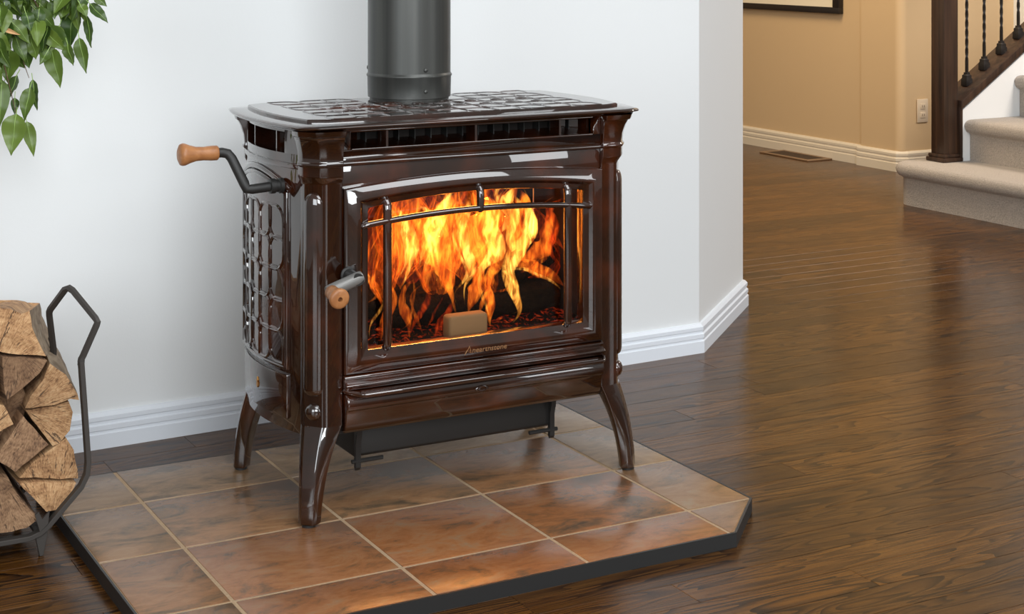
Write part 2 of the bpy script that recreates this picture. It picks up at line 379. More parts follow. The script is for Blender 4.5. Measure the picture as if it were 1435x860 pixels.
rw = sweep([(4.79, 3.2), (4.79, 2.97), (7.0, 2.97)], [(0, 0), (0, 2.6), (-0.1, 2.6), (-0.1, 0)]).build('wall_stair_side', 'wall'); structure(rw, 'white wall behind the stair balusters', 'wall')
ew = MB().box(1.6, 7.1, 6.45, 6.6, 0, 2.6).build('wall_far_end', 'wall_tan'); structure(ew, 'tan end wall of the hallway', 'wall')

# ================================================================== HEARTH PAD
pad = empty('hearth_pad', (0.2, 0.05, 0)); tag(pad, 'low hearth pad of rust and grey slate-look tiles with black edge', 'hearth pad')
px0, px1, py0, py1 = -0.373, 0.773, -0.369, 0.472
ch = 0.131
outline = [(px0+ch, py0), (px1-ch, py0), (px1, py0+ch), (px1, py1), (px0, py1), (px0, py0+ch)]
W2P = lambda pts: [(a-0.2, b-0.05) for a, b in pts]
def inset_poly(poly, d):
    out = []; n = len(poly)
    for i in range(n):
        p0, p1, p2 = Vector(poly[i-1]), Vector(poly[i]), Vector(poly[(i+1) % n])
        d0 = (p1-p0).normalized(); d1 = (p2-p1).normalized(); n0 = Vector((-d0.y, d0.x)); n1 = Vector((-d1.y, d1.x))
        m = (n0+n1).normalized(); m = m/m.dot(n0); q = p1+m*d; out.append((q.x, q.y))
    return out
MB().prism(W2P(outline), 'z', 0.0, 0.0215).build('edge_board', 'pad_edge', pad)
# thin black lip around the tiles
lip = MB(); o1 = W2P(outline); o2 = W2P(inset_poly(outline, 0.004))
lip.loft([[(a, b, 0.0215) for a, b in o1], [(a, b, 0.0255) for a, b in o1], [(a, b, 0.0255) for a, b in o2], [(a, b, 0.0215) for a, b in o2]], caps=False).build('edge_trim', 'pad_edge', pad)
MB().prism(W2P(inset_poly(outline, 0.0045)), 'z', 0.0216, 0.0248).build('grout_bed', 'grout', pad)
def clip(poly, a, b, c):   # keep a*x+b*y<=c
    out = []
    for i in range(len(poly)):
        p, q = poly[i], poly[(i+1) % len(poly)]; fp = a*p[0]+b*p[1]-c; fq = a*q[0]+b*q[1]-c
        if fp <= 0: out.append(p)
        if (fp < 0 < fq) or (fq < 0 < fp):
            s_ = fp/(fp-fq); out.append((p[0]+(q[0]-p[0])*s_, p[1]+(q[1]-p[1])*s_))
    return out
gx = [px0+0.002, -0.2245, 0.0630, 0.3435, 0.6295, px1-0.002]; gy = [py0+0.002, -0.238, 0.0175, 0.272, py1-0.002]
for i in range(5):
    for j in range(4):
        g = 0.0034
        poly = [(gx[i]+g, gy[j]+g), (gx[i+1]-g, gy[j]+g), (gx[i+1]-g, gy[j+1]-g), (gx[i]+g, gy[j+1]-g)]
        poly = clip(poly, 1, -1, (px1-(py0+ch))-0.007); poly = clip(poly, -1, -1, -(px0+(py0+ch))-0.007)
        if len(poly) >= 3:
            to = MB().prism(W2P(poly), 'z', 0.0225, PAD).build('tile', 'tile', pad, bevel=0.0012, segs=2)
            k_ = [[0.55, 0.60, 0.35, 0.20], [0.90, 0.85, 0.50, 0.25], [1.0, 0.95, 0.45, 0.15], [0.85, 0.90, 0.60, 0.15], [0.35, 0.40, 0.15, 0.10]][i][j]; to.color = (k_, k_, k_, 1)  # tiles vary in tone; redder front centre has fire glow painted in

# ================================================================== WOOD STOVE  (local: front is -y, origin on the pad under its centre)
SX, SY = 0.33, 0.20
st = empty('wood_stove', (SX, SY, PAD)); tag(st, 'glossy brown enamelled cast iron wood stove on the tiled hearth pad', 'stove')
FY = -0.19          # front plane
HB = 0.175          # back plane
def bow(y): return 0.330+0.024*max(0.0, 1-(y/0.145)**2)
def bowed(y0, y1, z0, z1, off0, off1, side=-1, n=14, zf0=None, zf1=None):
    mb = MB(); rings = []
    for i in range(n+1):
        yy = y0+(y1-y0)*i/n; a = bow(yy)
        b0 = z0 if zf0 is None else zf0(yy); b1 = z1 if zf1 is None else zf1(yy)
        rings.append([(side*(a+off0), yy, b0), (side*(a+off1), yy, b0), (side*(a+off1), yy, b1), (side*(a+off0), yy, b1)])
    return mb.loft(rings)
def join(*mbs):
    r_ = MB()
    for m_ in mbs: r_.add(m_.v, m_.f); 
    return r_
def petal(cx_, cy_, hx_, hy_, dg):
    """leaf outline: square where leaves meet on one diagonal, well rounded on the other"""
    pts = []
    for (s1, s2) in ((1, 1), (-1, 1), (-1, -1), (1, -1)):
        rad = 0.10 if s1*s2 == dg else 1.0
        a0 = math.atan2(s2, s1)-PI/4
        for k in range(6):
            a = a0+PI/2*k/5; pts.append((cx_+hx_*(s1*(1-rad)+rad*math.cos(a)), cy_+hy_*(s2*(1-rad)+rad*math.sin(a))))
    return pts
# sides
for side in (-1, 1):
    sp = join(bowed(-0.145, 0.145, 0.150, 0.646, -0.012, 0.0, side), bowed(-0.145, -0.098, 0.646, 0.692, -0.012, 0.0, side, 4), bowed(0.105, 0.145, 0.646, 0.692, -0.012, 0.0, side, 4), bowed(-0.098, 0.105, 0.684, 0.692, -0.012, 0.0, side, 8))
    so = sp.build('side_panel', 'enamel', st, bevel=0.002)
    bowed(-0.145, 0.145, 0.620, 0.6305, -0.001, 0.0045, side).build('belt_moulding', 'enamel', so, bevel=0.003)
    bowed(-0.11, 0.11, 0.62, 0.69, -0.075, -0.07, side).build('vent_recess', 'recess', so)
    for yy in (-0.055, 0.065):
        x_ = side*(bow(yy)-0.008); MB().box(min(x_, x_-side*0.05), max(x_, x_-side*0.05), yy-0.002, yy+0.002, 0.646, 0.686).build('vent_divider', 'enamel', so)
    led = bowed(-0.1, 0.107, 0.636, 0.646, -0.07, -0.010, side); led.build('vent_ledge', 'enamel', so)
    # patterned side door
    top = lambda yy: 0.578+0.026*(1-((yy-0.01)/0.12)**2)
    sd = bowed(-0.112, 0.126, 0.258, 0.6, -0.004, 0.0055, side, zf1=top)
    sdo = sd.build('side_door', 'enamel', st, bevel=0.0015)
    mp = lambda yy, zz, off: (side*(bow(yy)+off), yy, zz)
    # raised border
    bpts = [(-0.108, 0.263)]+[(-0.108, 0.263+(top(-0.108)-0.268)*k/8) for k in range(1, 9)]+[(-0.108+0.23*k/16, top(-0.108+0.23*k/16)-0.005) for k in range(1, 17)]+[(0.122, top(0.122)-0.005-(top(0.122)-0.268)*k/8) for k in range(1, 9)]+[(0.122-0.23*k/16, 0.263) for k in range(1, 16)]
    MB().tube([mp(a, b, 0.0055) for a, b in bpts], 0.0028, 6, closed=True).build('raised_border', 'enamel', sdo)
    MB().tube([mp(-0.118+0.25*k/18, top(-0.118+0.25*k/18)+0.007, 0.002) for k in range(19)], 0.0062, 8, flat=0.8).build('arched_hood', 'enamel', st, smooth=60)
    # interlaced petal relief
    rl = MB(); cw, chh = 0.0435, 0.0555
    for ci in range(5):
        for cj in range(6):
            cyy = -0.1015+cw*(ci+0.5); czz = 0.270+chh*(cj+0.5); dg = 1 if (ci+cj) % 2 == 0 else -1
            rl.tube([mp(a, b, 0.0050) for a, b in petal(cyy, czz, cw*0.5+0.0020, chh*0.5+0.0020, dg)], 0.0035, 6, closed=True) if czz+chh*0.5 < top(cyy)-0.004 else None
    rl.build('cast_relief', 'enamel', sdo)
    lp = bowed(-0.112, 0.126, 0.170, 0.249, -0.004, 0.0050, side).build('lower_panel', 'enamel', st, bevel=0.002)
    fl_p = [(0, -0.010), (0.005, -0.006), (0.003, -0.001), (0.006, 0.004), (0.002, 0.003), (0.001, 0.010), (-0.003, 0.004), (-0.0015, 0.0), (-0.005, 0.001), (-0.004, -0.006)]
    e_ = MB(); e_.loft([[mp(a-0.002, b+0.213, 0.004) for a, b in fl_p], [mp(a-0.002, b+0.213, 0.0068) for a, b in fl_p]]); e_.build('emblem', 'brass', lp)
MB().box(-0.30, 0.30, HB-0.012, HB, 0.15, 0.692).build('back_panel', 'enamel', st, bevel=0.002)
MB().box(-0.318, 0.318, -0.165, 0.165, 0.146, 0.158).build('base_plate', 'iron', st)

# corner posts with flared caps, pilasters and legs
def corner(sx, sy):
    base = [(-0.269, -0.19), (-0.298, -0.19), (-0.306, -0.186), (-0.328, -0.158), (-0.331, -0.145), (-0.300, -0.125), (-0.269, -0.155)]
    if sy > 0: base = [(a, b+0.015) for a, b in base]
    mir = lambda a, b: (a*(-sx), b*(-sy))
    prof = [(0.1685, 0), (0.596, 0), (0.600, 0.001), (0.610, 0.006), (0.628, 0.006), (0.630, 0.0085), (0.634, 0.0085), (0.637, 0.006), (0.655, 0.0075), (0.672, 0.012), (0.682, 0.0165), (0.6825, 0.019), (0.692, 0.021)]
    rings = []
    for z, off in prof:
        ring = []
        for i, (a, b) in enumerate(base):
            wx = -1 if i in (2, 3, 4) else (-0.5 if i == 1 else 0); wy = -1 if i in (0, 1, 2, 3) else (-0.5 if i == 4 else 0)
            ring.append((*mir(a+wx*off, b+wy*off), z))
        rings.append(ring)
    po = MB().loft(rings, caps=False).build('corner_post', 'enamel', st, bevel=0.0022, segs=3, ang=25)
    # pilaster on the canted corner: a flattened capsule
    d = Vector((sx, sy, 0)).normalized(); tg = Vector((-sy, sx, 0)).normalized()
    c0 = Vector((*mir(-0.3165, -0.172+(0.015 if sy > 0 else 0)), 0))
    rings = []; hw, hd = 0.0195, 0.0085
    for z, k in [(0.222, 0.0), (0.2225, 0.35), (0.225, 0.7), (0.230, 0.93), (0.236, 1), (0.56, 1), (0.568, 0.93), (0.575, 0.75), (0.580, 0.45), (0.582, 0.0)]:
        rings.append([tuple(c0+tg*(hw*k*math.cos(2*PI*j/12))+d*(hd*k*math.sin(2*PI*j/12))+Vector((0, 0, z))) for j in range(12)])
    MB().loft(rings, caps=False).build('pilaster', 'enamel', po, smooth=60)
    # leg
    lc = Vector((*mir(-0.310, -0.165+(0.015 if sy > 0 else 0)), 0))
    foot = [(-0.3115, -0.1955), (-0.3215, -0.2030), (-0.3320, -0.2045), (-0.3475, -0.1905), (-0.3490, -0.1795), (-0.3345, -0.1670), (-0.3160, -0.1800)]
    if sy > 0: foot = [(a, b+0.015) for a, b in foot]
    rings = []
    for z in (0.1685, 0.162, 0.154, 0.144, 0.132, 0.118, 0.10, 0.08, 0.06, 0.04, 0.02, 0.005):
        s_ = 1-(z/0.1685)**2.3; o_ = 0
        fl_ = 1-(z/0.1685)
        ring = []
        for i in range(7):
            a = base[i][0]+(foot[i][0]-base[i][0])*(0.75*s_+0.25*fl_); b = base[i][1]+(foot[i][1]-base[i][1])*(0.75*s_+0.25*fl_)
            ring.append((*mir(a-o_, b-o_), z))
        rings.append(ring)
    lgm = MB().loft(rings, caps=False); lgm.f.append(tuple(range(len(lgm.v)-7, len(lgm.v)))); lgm.mi.append(0)
    lg = lgm.build('leg', 'enamel', st, bevel=0.0022, segs=3, ang=25)
    md = MB().revolve([(0.0, 0.0155), (0.004, 0.0150), (0.008, 0.0115), (0.0105, 0.006), (0.0112, 0.0005)], c0-d*0.001+Vector((0, 0, 0.194)), d, 20); md.build('medallion', 'enamel', lg, smooth=60)
    MB().revolve([(0, 0.012), (0.004, 0.012), (0.005, 0.007), (0.012, 0.006)], Vector((*mir(-0.3315, -0.187+(0.015 if sy > 0 else 0)), 0)), (0, 0, 1), 14).build('levelling_foot', 'iron', lg)
    MB().revolve([(0, 0.006), (0.004, 0.006), (0.005, 0.003)], Vector((*mir(-0.3255, -0.1805+(0.015 if sy > 0 else 0)), 0.012)), (-d.x, -d.y, 0.0), 8).build('levelling_bolt', 'steel', lg)
for sx in (-1, 1):
    for sy in (-1, 1): corner(sx, sy)

# top: rim and raised plate
def top_outline(inset, nf=2, ns=14):
    pts = []; yf, yb = -0.212+inset, 0.205-inset; xf = 0.318-inset*0.7
    xs = lambda yy: 0.352-inset+0.026*(1-((yy+0.003)/0.19)**2)
    pts += [(-xf, yf), (xf, yf)]
    y0, y1 = yf+0.016, yb-0.016
    pts += [(xs(y0+(y1-y0)*k/ns), y0+(y1-y0)*k/ns) for k in range(ns+1)]
    pts += [(xf, yb), (-xf, yb)]
    pts += [(-xs(y1-(y1-y0)*k/ns), y1-(y1-y0)*k/ns) for k in range(ns+1)]
    return pts
ring = lambda ins, z: [(a, b, z) for a, b in top_outline(ins)]
MB().loft([ring(0.040, 0.688), ring(0.019, 0.690), ring(0.0175, 0.6935), ring(0.006, 0.6945), ring(0.001, 0.6965), ring(0.0, 0.699), ring(0.0015, 0.7015), ring(0.006, 0.7030), ring(0.034, 0.7045), ring(0.05, 0.7045)]).build('top_rim', 'enamel', st, smooth=50)
tp = MB().loft([ring(0.036, 0.7035), ring(0.036, 0.7085), ring(0.0385, 0.7105), ring(0.06, 0.7105)]).build('top_plate', 'enamel', st, smooth=28)
rl = MB(); PCX, PCY = 0.005, 0.12
for ci in range(-5, 5):
    for cj in range(-3, 3):
        cw = 0.056; ax = cw*(ci+0.5); ay = -0.004+cw*(cj+0.5)
        if abs(ay) > 0.15 or math.hypot(ax-PCX, ay-PCY) < 0.115: continue
        rl.tube([(a, b, 0.7096) for a, b in petal(ax, ay, cw*0.5+0.001, cw*0.5+0.001, 1 if (ci+cj) % 2 == 0 else -1)], 0.0021, 6, closed=True)
rl.build('cast_relief', 'enamel', tp)
for k in range(8):
    for yy in (0.02, -0.045):
        if math.hypot(-0.195+0.0575*k-PCX, yy-PCY) < 0.10: continue
        MB().revolve([(0, 0.0125), (0.0016, 0.0115), (0.002, 0.0095), (0.0012, 0.0075), (0.0005, 0.007), (0.0004, 0.0002)], (-0.195+0.0575*k, yy, 0.7104), (0, 0, 1), 18).build('vent_hole', ['enamel'], tp, smooth=60)

# front fascia with the vent slot
fa = join(MB().box(-0.2685, 0.2685, FY+0.004, FY+0.02, 0.570, 0.6295), MB().box(-0.2685, 0.2685, FY+0.002, FY+0.02, 0.632, 0.6555), MB().box(-0.2685, -0.252, FY+0.002, FY+0.02, 0.6555, 0.690), MB().box(0.252, 0.2685, FY+0.002, FY+0.02, 0.6555, 0.690), MB().box(-0.252, 0.252, FY+0.002, FY+0.02, 0.6865, 0.690)).build('front_fascia', 'enamel', st, bevel=0.0015)
MB().tube([(-0.268, FY+0.003, 0.631), (0.268, FY+0.003, 0.631)], 0.0042, 16).build('belt_moulding', 'enamel', fa, smooth=60)
MB().tube([(-0.25, FY+0.003, 0.6555), (0.25, FY+0.003, 0.6555)], 0.0026, 12).build('vent_lip', 'enamel', fa, smooth=60)
MB().prism([(FY+0.018, 0.6525), (FY+0.075, 0.664), (FY+0.075, 0.660), (FY+0.018, 0.648)], 'x', -0.252, 0.252).build('vent_ledge', 'enamel', fa)
MB().box(-0.26, 0.26, FY+0.086, FY+0.09, 0.648, 0.690).build('vent_recess', 'recess', fa)
for k in range(-2, 3):
    if abs(k) == 2: continue
for xx in (-0.181, -0.001, 0.179):
    MB().prism([(FY+0.003, 0.655), (FY+0.04, 0.655), (FY+0.04, 0.6885), (FY+0.003, 0.6885)], 'x', xx-0.0022, xx+0.0022).build('vent_divider', 'enamel', fa)
for sgn in (-1, 1):
    MB().prism([(sgn*0.252, FY+0.012), (sgn*0.252, FY+0.06), (sgn*0.205, FY+0.085), (sgn*0.207, FY+0.088), (sgn*0.256, FY+0.064), (sgn*0.256, FY+0.012)], 'z', 0.652, 0.689).build('vent_cheek', 'enamel', fa)
fin = MB().box(-0.001, 0.001, FY+0.06, FY+0.084, 0.660, 0.689).mesh('vent_fin'); fin.materials.append(M['iron'])
for k in range(15):
    o = put('vent_fin', fin, fa); o.location = (-0.231+0.033*k, 0, 0)

# door --------------------------------------------------------------
def door_loop(hx, zb, ze, zm, cr, n_b=10, n_s=8, n_t=24):
    """closed outline with arched top, same sampling for every call"""
    pts = [(-hx+2*hx*i/n_b, zb) for i in range(n_b)]
    pts += [(hx, zb+(ze-zb)*i/n_s) for i in range(n_s)]
    for i in range(n_t):
        x_ = hx-2*hx*i/n_t; pts.append((x_, ze+(zm-ze)*(1-(x_/hx)**2)))
    pts += [(-hx, ze-(ze-zb)*i/n_s) for i in range(n_s)]
    return pts
O = door_loop(0.2675, 0.2585, 0.5885, 0.6035, 0); I = door_loop(0.222, 0.300, 0.5505, 0.5665, 0)
def lerp(k): return [(a[0]+(b[0]-a[0])*k, a[1]+(b[1]-a[1])*k) for a, b in zip(O, I)]
def drg(k, y): return [(a, y, b) for a, b in lerp(k)]
rings = [drg(0, FY+0.006), drg(0, FY-0.006), drg(0.04, FY-0.0085), drg(0.12, FY-0.0105), drg(0.40, FY-0.0155), drg(0.5, FY-0.0165), drg(0.60, FY-0.0160), drg(0.72, FY-0.0105), drg(0.90, FY-0.009), drg(0.97, FY-0.008), drg(1.0, FY-0.004), drg(1.0, FY+0.012)]
door = MB().loft(rings+[rings[0]], caps=False).build('door', 'enamel', st, smooth=32)
GY = FY+0.006
gp = door_loop(0.224, 0.298, 0.5525, 0.5685, 0)
MB().prism(gp, 'y', GY, GY+0.004).build('glass_pane', 'glass', door)
BY = FY-0.0125
arch = lambda x_, e, m, hx=0.222: e+(m-e)*(1-(x_/hx)**2)
def bar(pts, name, r_=0.0056): return MB().tube(pts, r_, 10, flat=1.15).build(name, 'enamel', door, smooth=60)
for sx in (-1, 1):
    xx = 0.187*sx; zt = arch(xx, 0.5505, 0.5665)
    bar([(xx, FY-0.004, 0.298), (xx, BY+0.003, 0.301), (xx, BY, 0.306), (xx, BY, zt-0.01), (xx, BY+0.001, zt+0.001), (xx, FY-0.006, zt+0.006)], 'grille_bar', 0.0072)
hp = [(-0.236, FY-0.006, 0.5195), (-0.233, BY, 0.5205)]+[(-0.229+0.458*k/20, BY-0.001, arch(-0.229+0.458*k/20, 0.522, 0.535, 0.229)) for k in range(21)]+[(0.233, BY, 0.5205), (0.236, FY-0.006, 0.5195)]
bar(hp, 'grille_bar')
bar([(0, BY, 0.535), (0, BY, 0.562), (0, BY+0.001, 0.567), (0, FY-0.006, 0.572)], 'grille_bar', 0.0072)
for sx in (-1, 1):    # little webs where bars meet
    for (xx, zz) in ((0.187*sx, arch(0.187*sx, 0.522, 0.535, 0.229)), (0.0, 0.535)) if sx == 1 else ((0.187*sx, arch(0.187, 0.522, 0.535, 0.229)),):
        MB().revolve([(-0.0065, 0.0005), (-0.005, 0.0055), (0, 0.0085), (0.005, 0.0055), (0.0065, 0.0005)], (xx, BY, zz), (0, 1, 0), 12).build('grille_joint', 'enamel', door, smooth=60)
# handle: grey lever and turned wooden knob with a drilled end
dh = MB().tube([(-0.252, FY-0.048, 0.4395), (-0.262, FY-0.048, 0.436), (-0.310, FY-0.050, 0.421), (-0.318, FY-0.050, 0.4185)], [0.0105, 0.0118, 0.0118, 0.0105], 18).build('door_handle', 'handle_grey', door, bevel=0.0, smooth=50)
MB().revolve([(0, 0.015), (0.003, 0.015), (0.004, 0.0115), (0.048, 0.0105)], (-0.262, FY-0.010, 0.4365), (0, -1, 0), 18).build('handle_pivot', 'iron', door)
kb = MB().revolve([(0, 0.0105), (0.002, 0.0125), (0.016, 0.0128), (0.026, 0.0145), (0.036, 0.0172), (0.041, 0.0180), (0.0445, 0.0165), (0.046, 0.0130), (0.046, 0.0042), (0.034, 0.0040), (0.034, 0.0001)], (-0.313, FY-0.056, 0.4205), (-0.04, -1, -0.10), 26).build('wooden_knob', 'grip', door, smooth=60)
# maker's lettering
def text_mesh(body, size, ext):
    c = bpy.data.curves.new('lettering', 'FONT'); c.body = body; c.size = size; c.extrude = ext; c.align_x = 'LEFT'; c.shear = 0.18; c.resolution_u = 3
    o = bpy.data.objects.new('tmp_text', c); COL.objects.link(o)
    dg = bpy.context.evaluated_depsgraph_get(); me = bpy.data.meshes.new_from_object(o.evaluated_get(dg)); bpy.data.objects.remove(o); bpy.data.curves.remove(c); return me
me = text_mesh('hearthstone', 0.0165, 0.0012)
xs_ = [v_.co.x for v_ in me.vertices]; k = 0.072/(max(xs_)-min(xs_))
for v_ in me.vertices: v_.co = Vector((-0.0185+(v_.co.x-min(xs_))*k, FY-0.0150-v_.co.z, 0.2710+v_.co.y*0.85))
me.materials.clear(); me.materials.append(M['copper_letter'])
# the face there is slanted; carry it on a slim raised strip of the door
put('lettering', me, door)
MB().tube([(-0.034, FY-0.0155, 0.2685), (-0.029, FY-0.0155, 0.276), (-0.024, FY-0.0155, 0.2835), (-0.0225, FY-0.0155, 0.277), (-0.021, FY-0.0155, 0.2715), (-0.026, FY-0.0155, 0.2735)], [0.0008, 0.0013, 0.0015, 0.0013, 0.0012, 0.0006], 6).build('flame_mark', 'copper_letter', door)

# moulded sill under the door, ash lip, apron
pr = [(FY+0.015, 0.2570), (FY-0.006, 0.2570), (FY-0.0095, 0.2550), (FY-0.0100, 0.2525), (FY-0.008, 0.2505), (FY-0.0075, 0.2475), (FY-0.0155, 0.2440), (FY-0.0185, 0.2415), (FY-0.0180, 0.2390), (FY-0.0155, 0.2375), (FY-0.0150, 0.2335), (FY+0.015, 0.2300)]
MB().prism(pr, 'x', -0.2680, 0.2680).build('sill_moulding', 'enamel', st, bevel=0.0008, segs=2, ang=20)
lipp = [(-0.268, FY+0.01), (-0.268, FY-0.006), (-0.262, FY-0.022), (-0.249, FY-0.043), (-0.243, FY-0.047), (0.243, FY-0.047), (0.249, FY-0.043), (0.262, FY-0.022), (0.268, FY-0.006), (0.268, FY+0.01)]
al = MB().prism(lipp, 'z', 0.2255, 0.2305).build('ash_lip', 'enamel', st, bevel=0.0018, segs=2)
MB().tube([(a, b, 0.2310) for a, b in lipp[1:-1]], 0.0032, 8).build('lip_bead', 'enamel', al, smooth=60)
MB().tube([(-0.245, FY-0.026, 0.2312), (0.245, FY-0.026, 0.2312)], 0.0022, 6).build('lip_rib', 'enamel', al, smooth=60)
ap = [(FY+0.03, 0.2245), (FY-0.010, 0.2245), (FY-0.0165, 0.216), (FY-0.0185, 0.206), (FY-0.0160, 0.198), (FY-0.0115, 0.194), (FY-0.0095, 0.188), (FY-0.0075, 0.170), (FY-0.002, 0.158), (FY+0.004, 0.153), (FY+0.03, 0.153)]
apo = MB().prism(ap, 'x', -0.266, 0.266).build('apron', 'enamel', st, bevel=0.0035, segs=3, ang=50, smooth=28)
em = MB().revolve([(0, 0.011), (0.002, 0.0105), (0.003, 0.008), (0.0022, 0.0055), (0.0026, 0.0003)], (0, 0, 0), (0, -1, 0), 20); em.xf(lambda a, b, c: (a*1.25, b+FY-0.0170, c*0.62+0.2035)); em.build('oval_badge', 'enamel', apo, smooth=60)
MB().box(-0.2685, 0.2685, FY+0.02, FY+0.03, 0.15, 0.262).build('lower_front', 'iron', st)

# ash pan with latches
pan = MB().prism([(-0.105, 0.148), (-0.105, 0.084), (-0.098, 0.078), (0.10, 0.078), (0.10, 0.148)], 'x', -0.208, 0.208).build('ash_pan', 'iron', st, bevel=0.002)
for sgn in (-1, 1):
    x_ = sgn*0.205
    MB().prism([(-0.118, 0.15), (-0.118, 0.125), (-0.112, 0.105), (-0.112, 0.062), (-0.107, 0.056), (-0.103, 0.062), (-0.103, 0.15)], 'x', x_-0.005, x_+0.005).build('pan_bracket', 'iron', pan)
    MB().tube([(x_-sgn*0.05, -0.109, 0.0735), (x_+sgn*0.012, -0.109, 0.0735)], 0.0038, 8).build('pan_latch', 'iron', pan)

# firebox lining
fx = 0.292
lin = MB()
lin.box(-fx-0.01, -fx, FY+0.02, 0.15, 0.262, 0.585); lin.box(fx, fx+0.01, FY+0.02, 0.15, 0.262, 0.585)
lin.box(-fx-0.01, fx+0.01, 0.14, 0.15, 0.262, 0.585); lin.box(-fx-0.01, fx+0.01, FY+0.02, 0.15, 0.262, 0.272); lin.box(-fx-0.01, fx+0.01, FY+0.02, 0.15, 0.577, 0.585)
lo = lin.build('firebox_lining', 'firebrick', st)
# firebricks at the back
for r_ in range(3):
    for c_ in range(4):
        x0 = -0.288+0.144*c_; MB().box(x0+0.001, x0+0.143, 0.115, 0.1395, 0.273+0.1*r_, 0.371+0.1*r_).build('firebrick', 'firebrick', lo, bevel=0.002, segs=1)

# side loading handle (left side): black crank and turned wooden grip
hy, hz = -0.098, 0.588
hx0 = -(bow(hy)+0.005)
crank = MB().tube([(hx0-0.01, hy, hz), (hx0-0.056, hy, hz-0.003), (hx0-0.066, hy+0.001, hz-0.002), (hx0-0.070, hy+0.003, hz+0.008), (hx0-0.088, hy+0.018, hz+0.052), (hx0-0.094, hy+0.022, hz+0.060), (hx0-0.104, hy+0.024, hz+0.0625), (hx0-0.120, hy+0.024, hz+0.0625)], [0.0088, 0.0088, 0.009, 0.0092, 0.0088, 0.009, 0.009, 0.009], 14).build('loading_handle', 'iron', st, smooth=60)
MB().revolve([(0, 0.014), (0.006, 0.014), (0.008, 0.0115), (0.014, 0.0115), (0.015, 0.0135), (0.024, 0.0135), (0.025, 0.010)], (hx0+0.001, hy, hz), (-1, 0, 0), 18).build('handle_collar', 'iron', crank)
MB().revolve([(0, 0.0118), (0.002, 0.0132), (0.012, 0.0132), (0.026, 0.0120), (0.040, 0.0128), (0.052, 0.0162), (0.060, 0.0195), (0.064, 0.0200), (0.068, 0.0185), (0.071, 0.0125), (0.0715, 0.0005)], (hx0-0.112, hy+0.024, hz+0.0625), (-1, 0.0, 0.01), 26).build('wooden_grip', 'grip', crank, smooth=60)

# ================================================================== FIRE
# burning logs
def rough_log(name, p0, p1, rad, seed, mat, squash=0.85, seg=14, n=10):
    P0, P1 = Vector(p0), Vector(p1); ax = (P1-P0).normalized(); a = Vector((0, 0, 1)) if abs(ax.z) < 0.8 else Vector((1, 0, 0)); a = (a-ax*a.dot(ax)).normalized(); b = ax.cross(a)
    c = (P0+P1)/2; mb = MB(); rings = []
    for i in range(n+1):
        u = i/n; ring = []
        for k in range(seg):
            th = 2*PI*k/seg; q = Vector((math.cos(th)*1.7+seed, math.sin(th)*1.7, u*3+seed*2))
            rr_ = rad*(1+0.28*noise.noise(q)+0.10*noise.noise(q*3.1))*(0.93 if i in (0, n) else 1)
            ring.append(P0+(P1-P0)*u+a*(math.sin(th)*rr_*squash)+b*(math.cos(th)*rr_)-c)
        rings.append(ring)
    o = mb.loft(rings).build(name, mat, None, smooth=50); o.location = c; return o
BZ = PAD
W = lambda x_, y_, z_: (SX+x_, SY+y_, PAD+z_)
l1 = rough_log('burning_log', W(-0.11, 0.000, 0.313), W(0.265, -0.010, 0.320), 0.038, 1.3, 'char'); tag(l1, 'black charred log lying across the front of the fire', 'log', 'burning logs in the stove')
l2 = rough_log('burning_log', W(-0.20, 0.064, 0.320), W(0.23, 0.062, 0.320), 0.034, 4.1, 'char'); tag(l2, 'charred log at the back of the stove fire', 'log', 'burning logs in the stove')
l3 = rough_log('burning_log', W(0.12, -0.045, 0.368), W(0.275, 0.04, 0.392), 0.034, 7.7, 'char'); tag(l3, 'charred log slanting across the top of the burning pile', 'log', 'burning logs in the stove')
fb_ = MB().box(-0.041, 0.041, -0.016, 0.016, -0.023, 0.023).build('firebrick_block', 'brick_tan', None, bevel=0.007, segs=3); fb_.location = W(0.003, -0.135, 0.305); tag(fb_, 'tan firebrick block standing inside the stove glass', 'brick')
eb = MB(); nx, ny = 40, 22
def emz(x_, y_): return 0.279+0.012*noise.noise(Vector((x_*26, y_*26, 3)))+0.006*noise.noise(Vector((x_*80, y_*80, 1)))
vv = [(-0.288+0.576*i/nx, -0.165+0.275*j/ny, emz(i/nx, j/ny)) for j in range(ny+1) for i in range(nx+1)]
ff = [(j*(nx+1)+i, j*(nx+1)+i+1, (j+1)*(nx+1)+i+1, (j+1)*(nx+1)+i) for j in range(ny) for i in range(nx)]
base_v = [(a, b, 0.2725) for a, b, c in vv]
eb.add(vv, ff); 
ebo = eb.build('ember_bed', 'ember', None, smooth=60); ebo.location = (SX, SY, PAD); ebo['kind'] = 'stuff'; tag(ebo, 'bed of glowing embers and ash under the burning logs', 'embers')

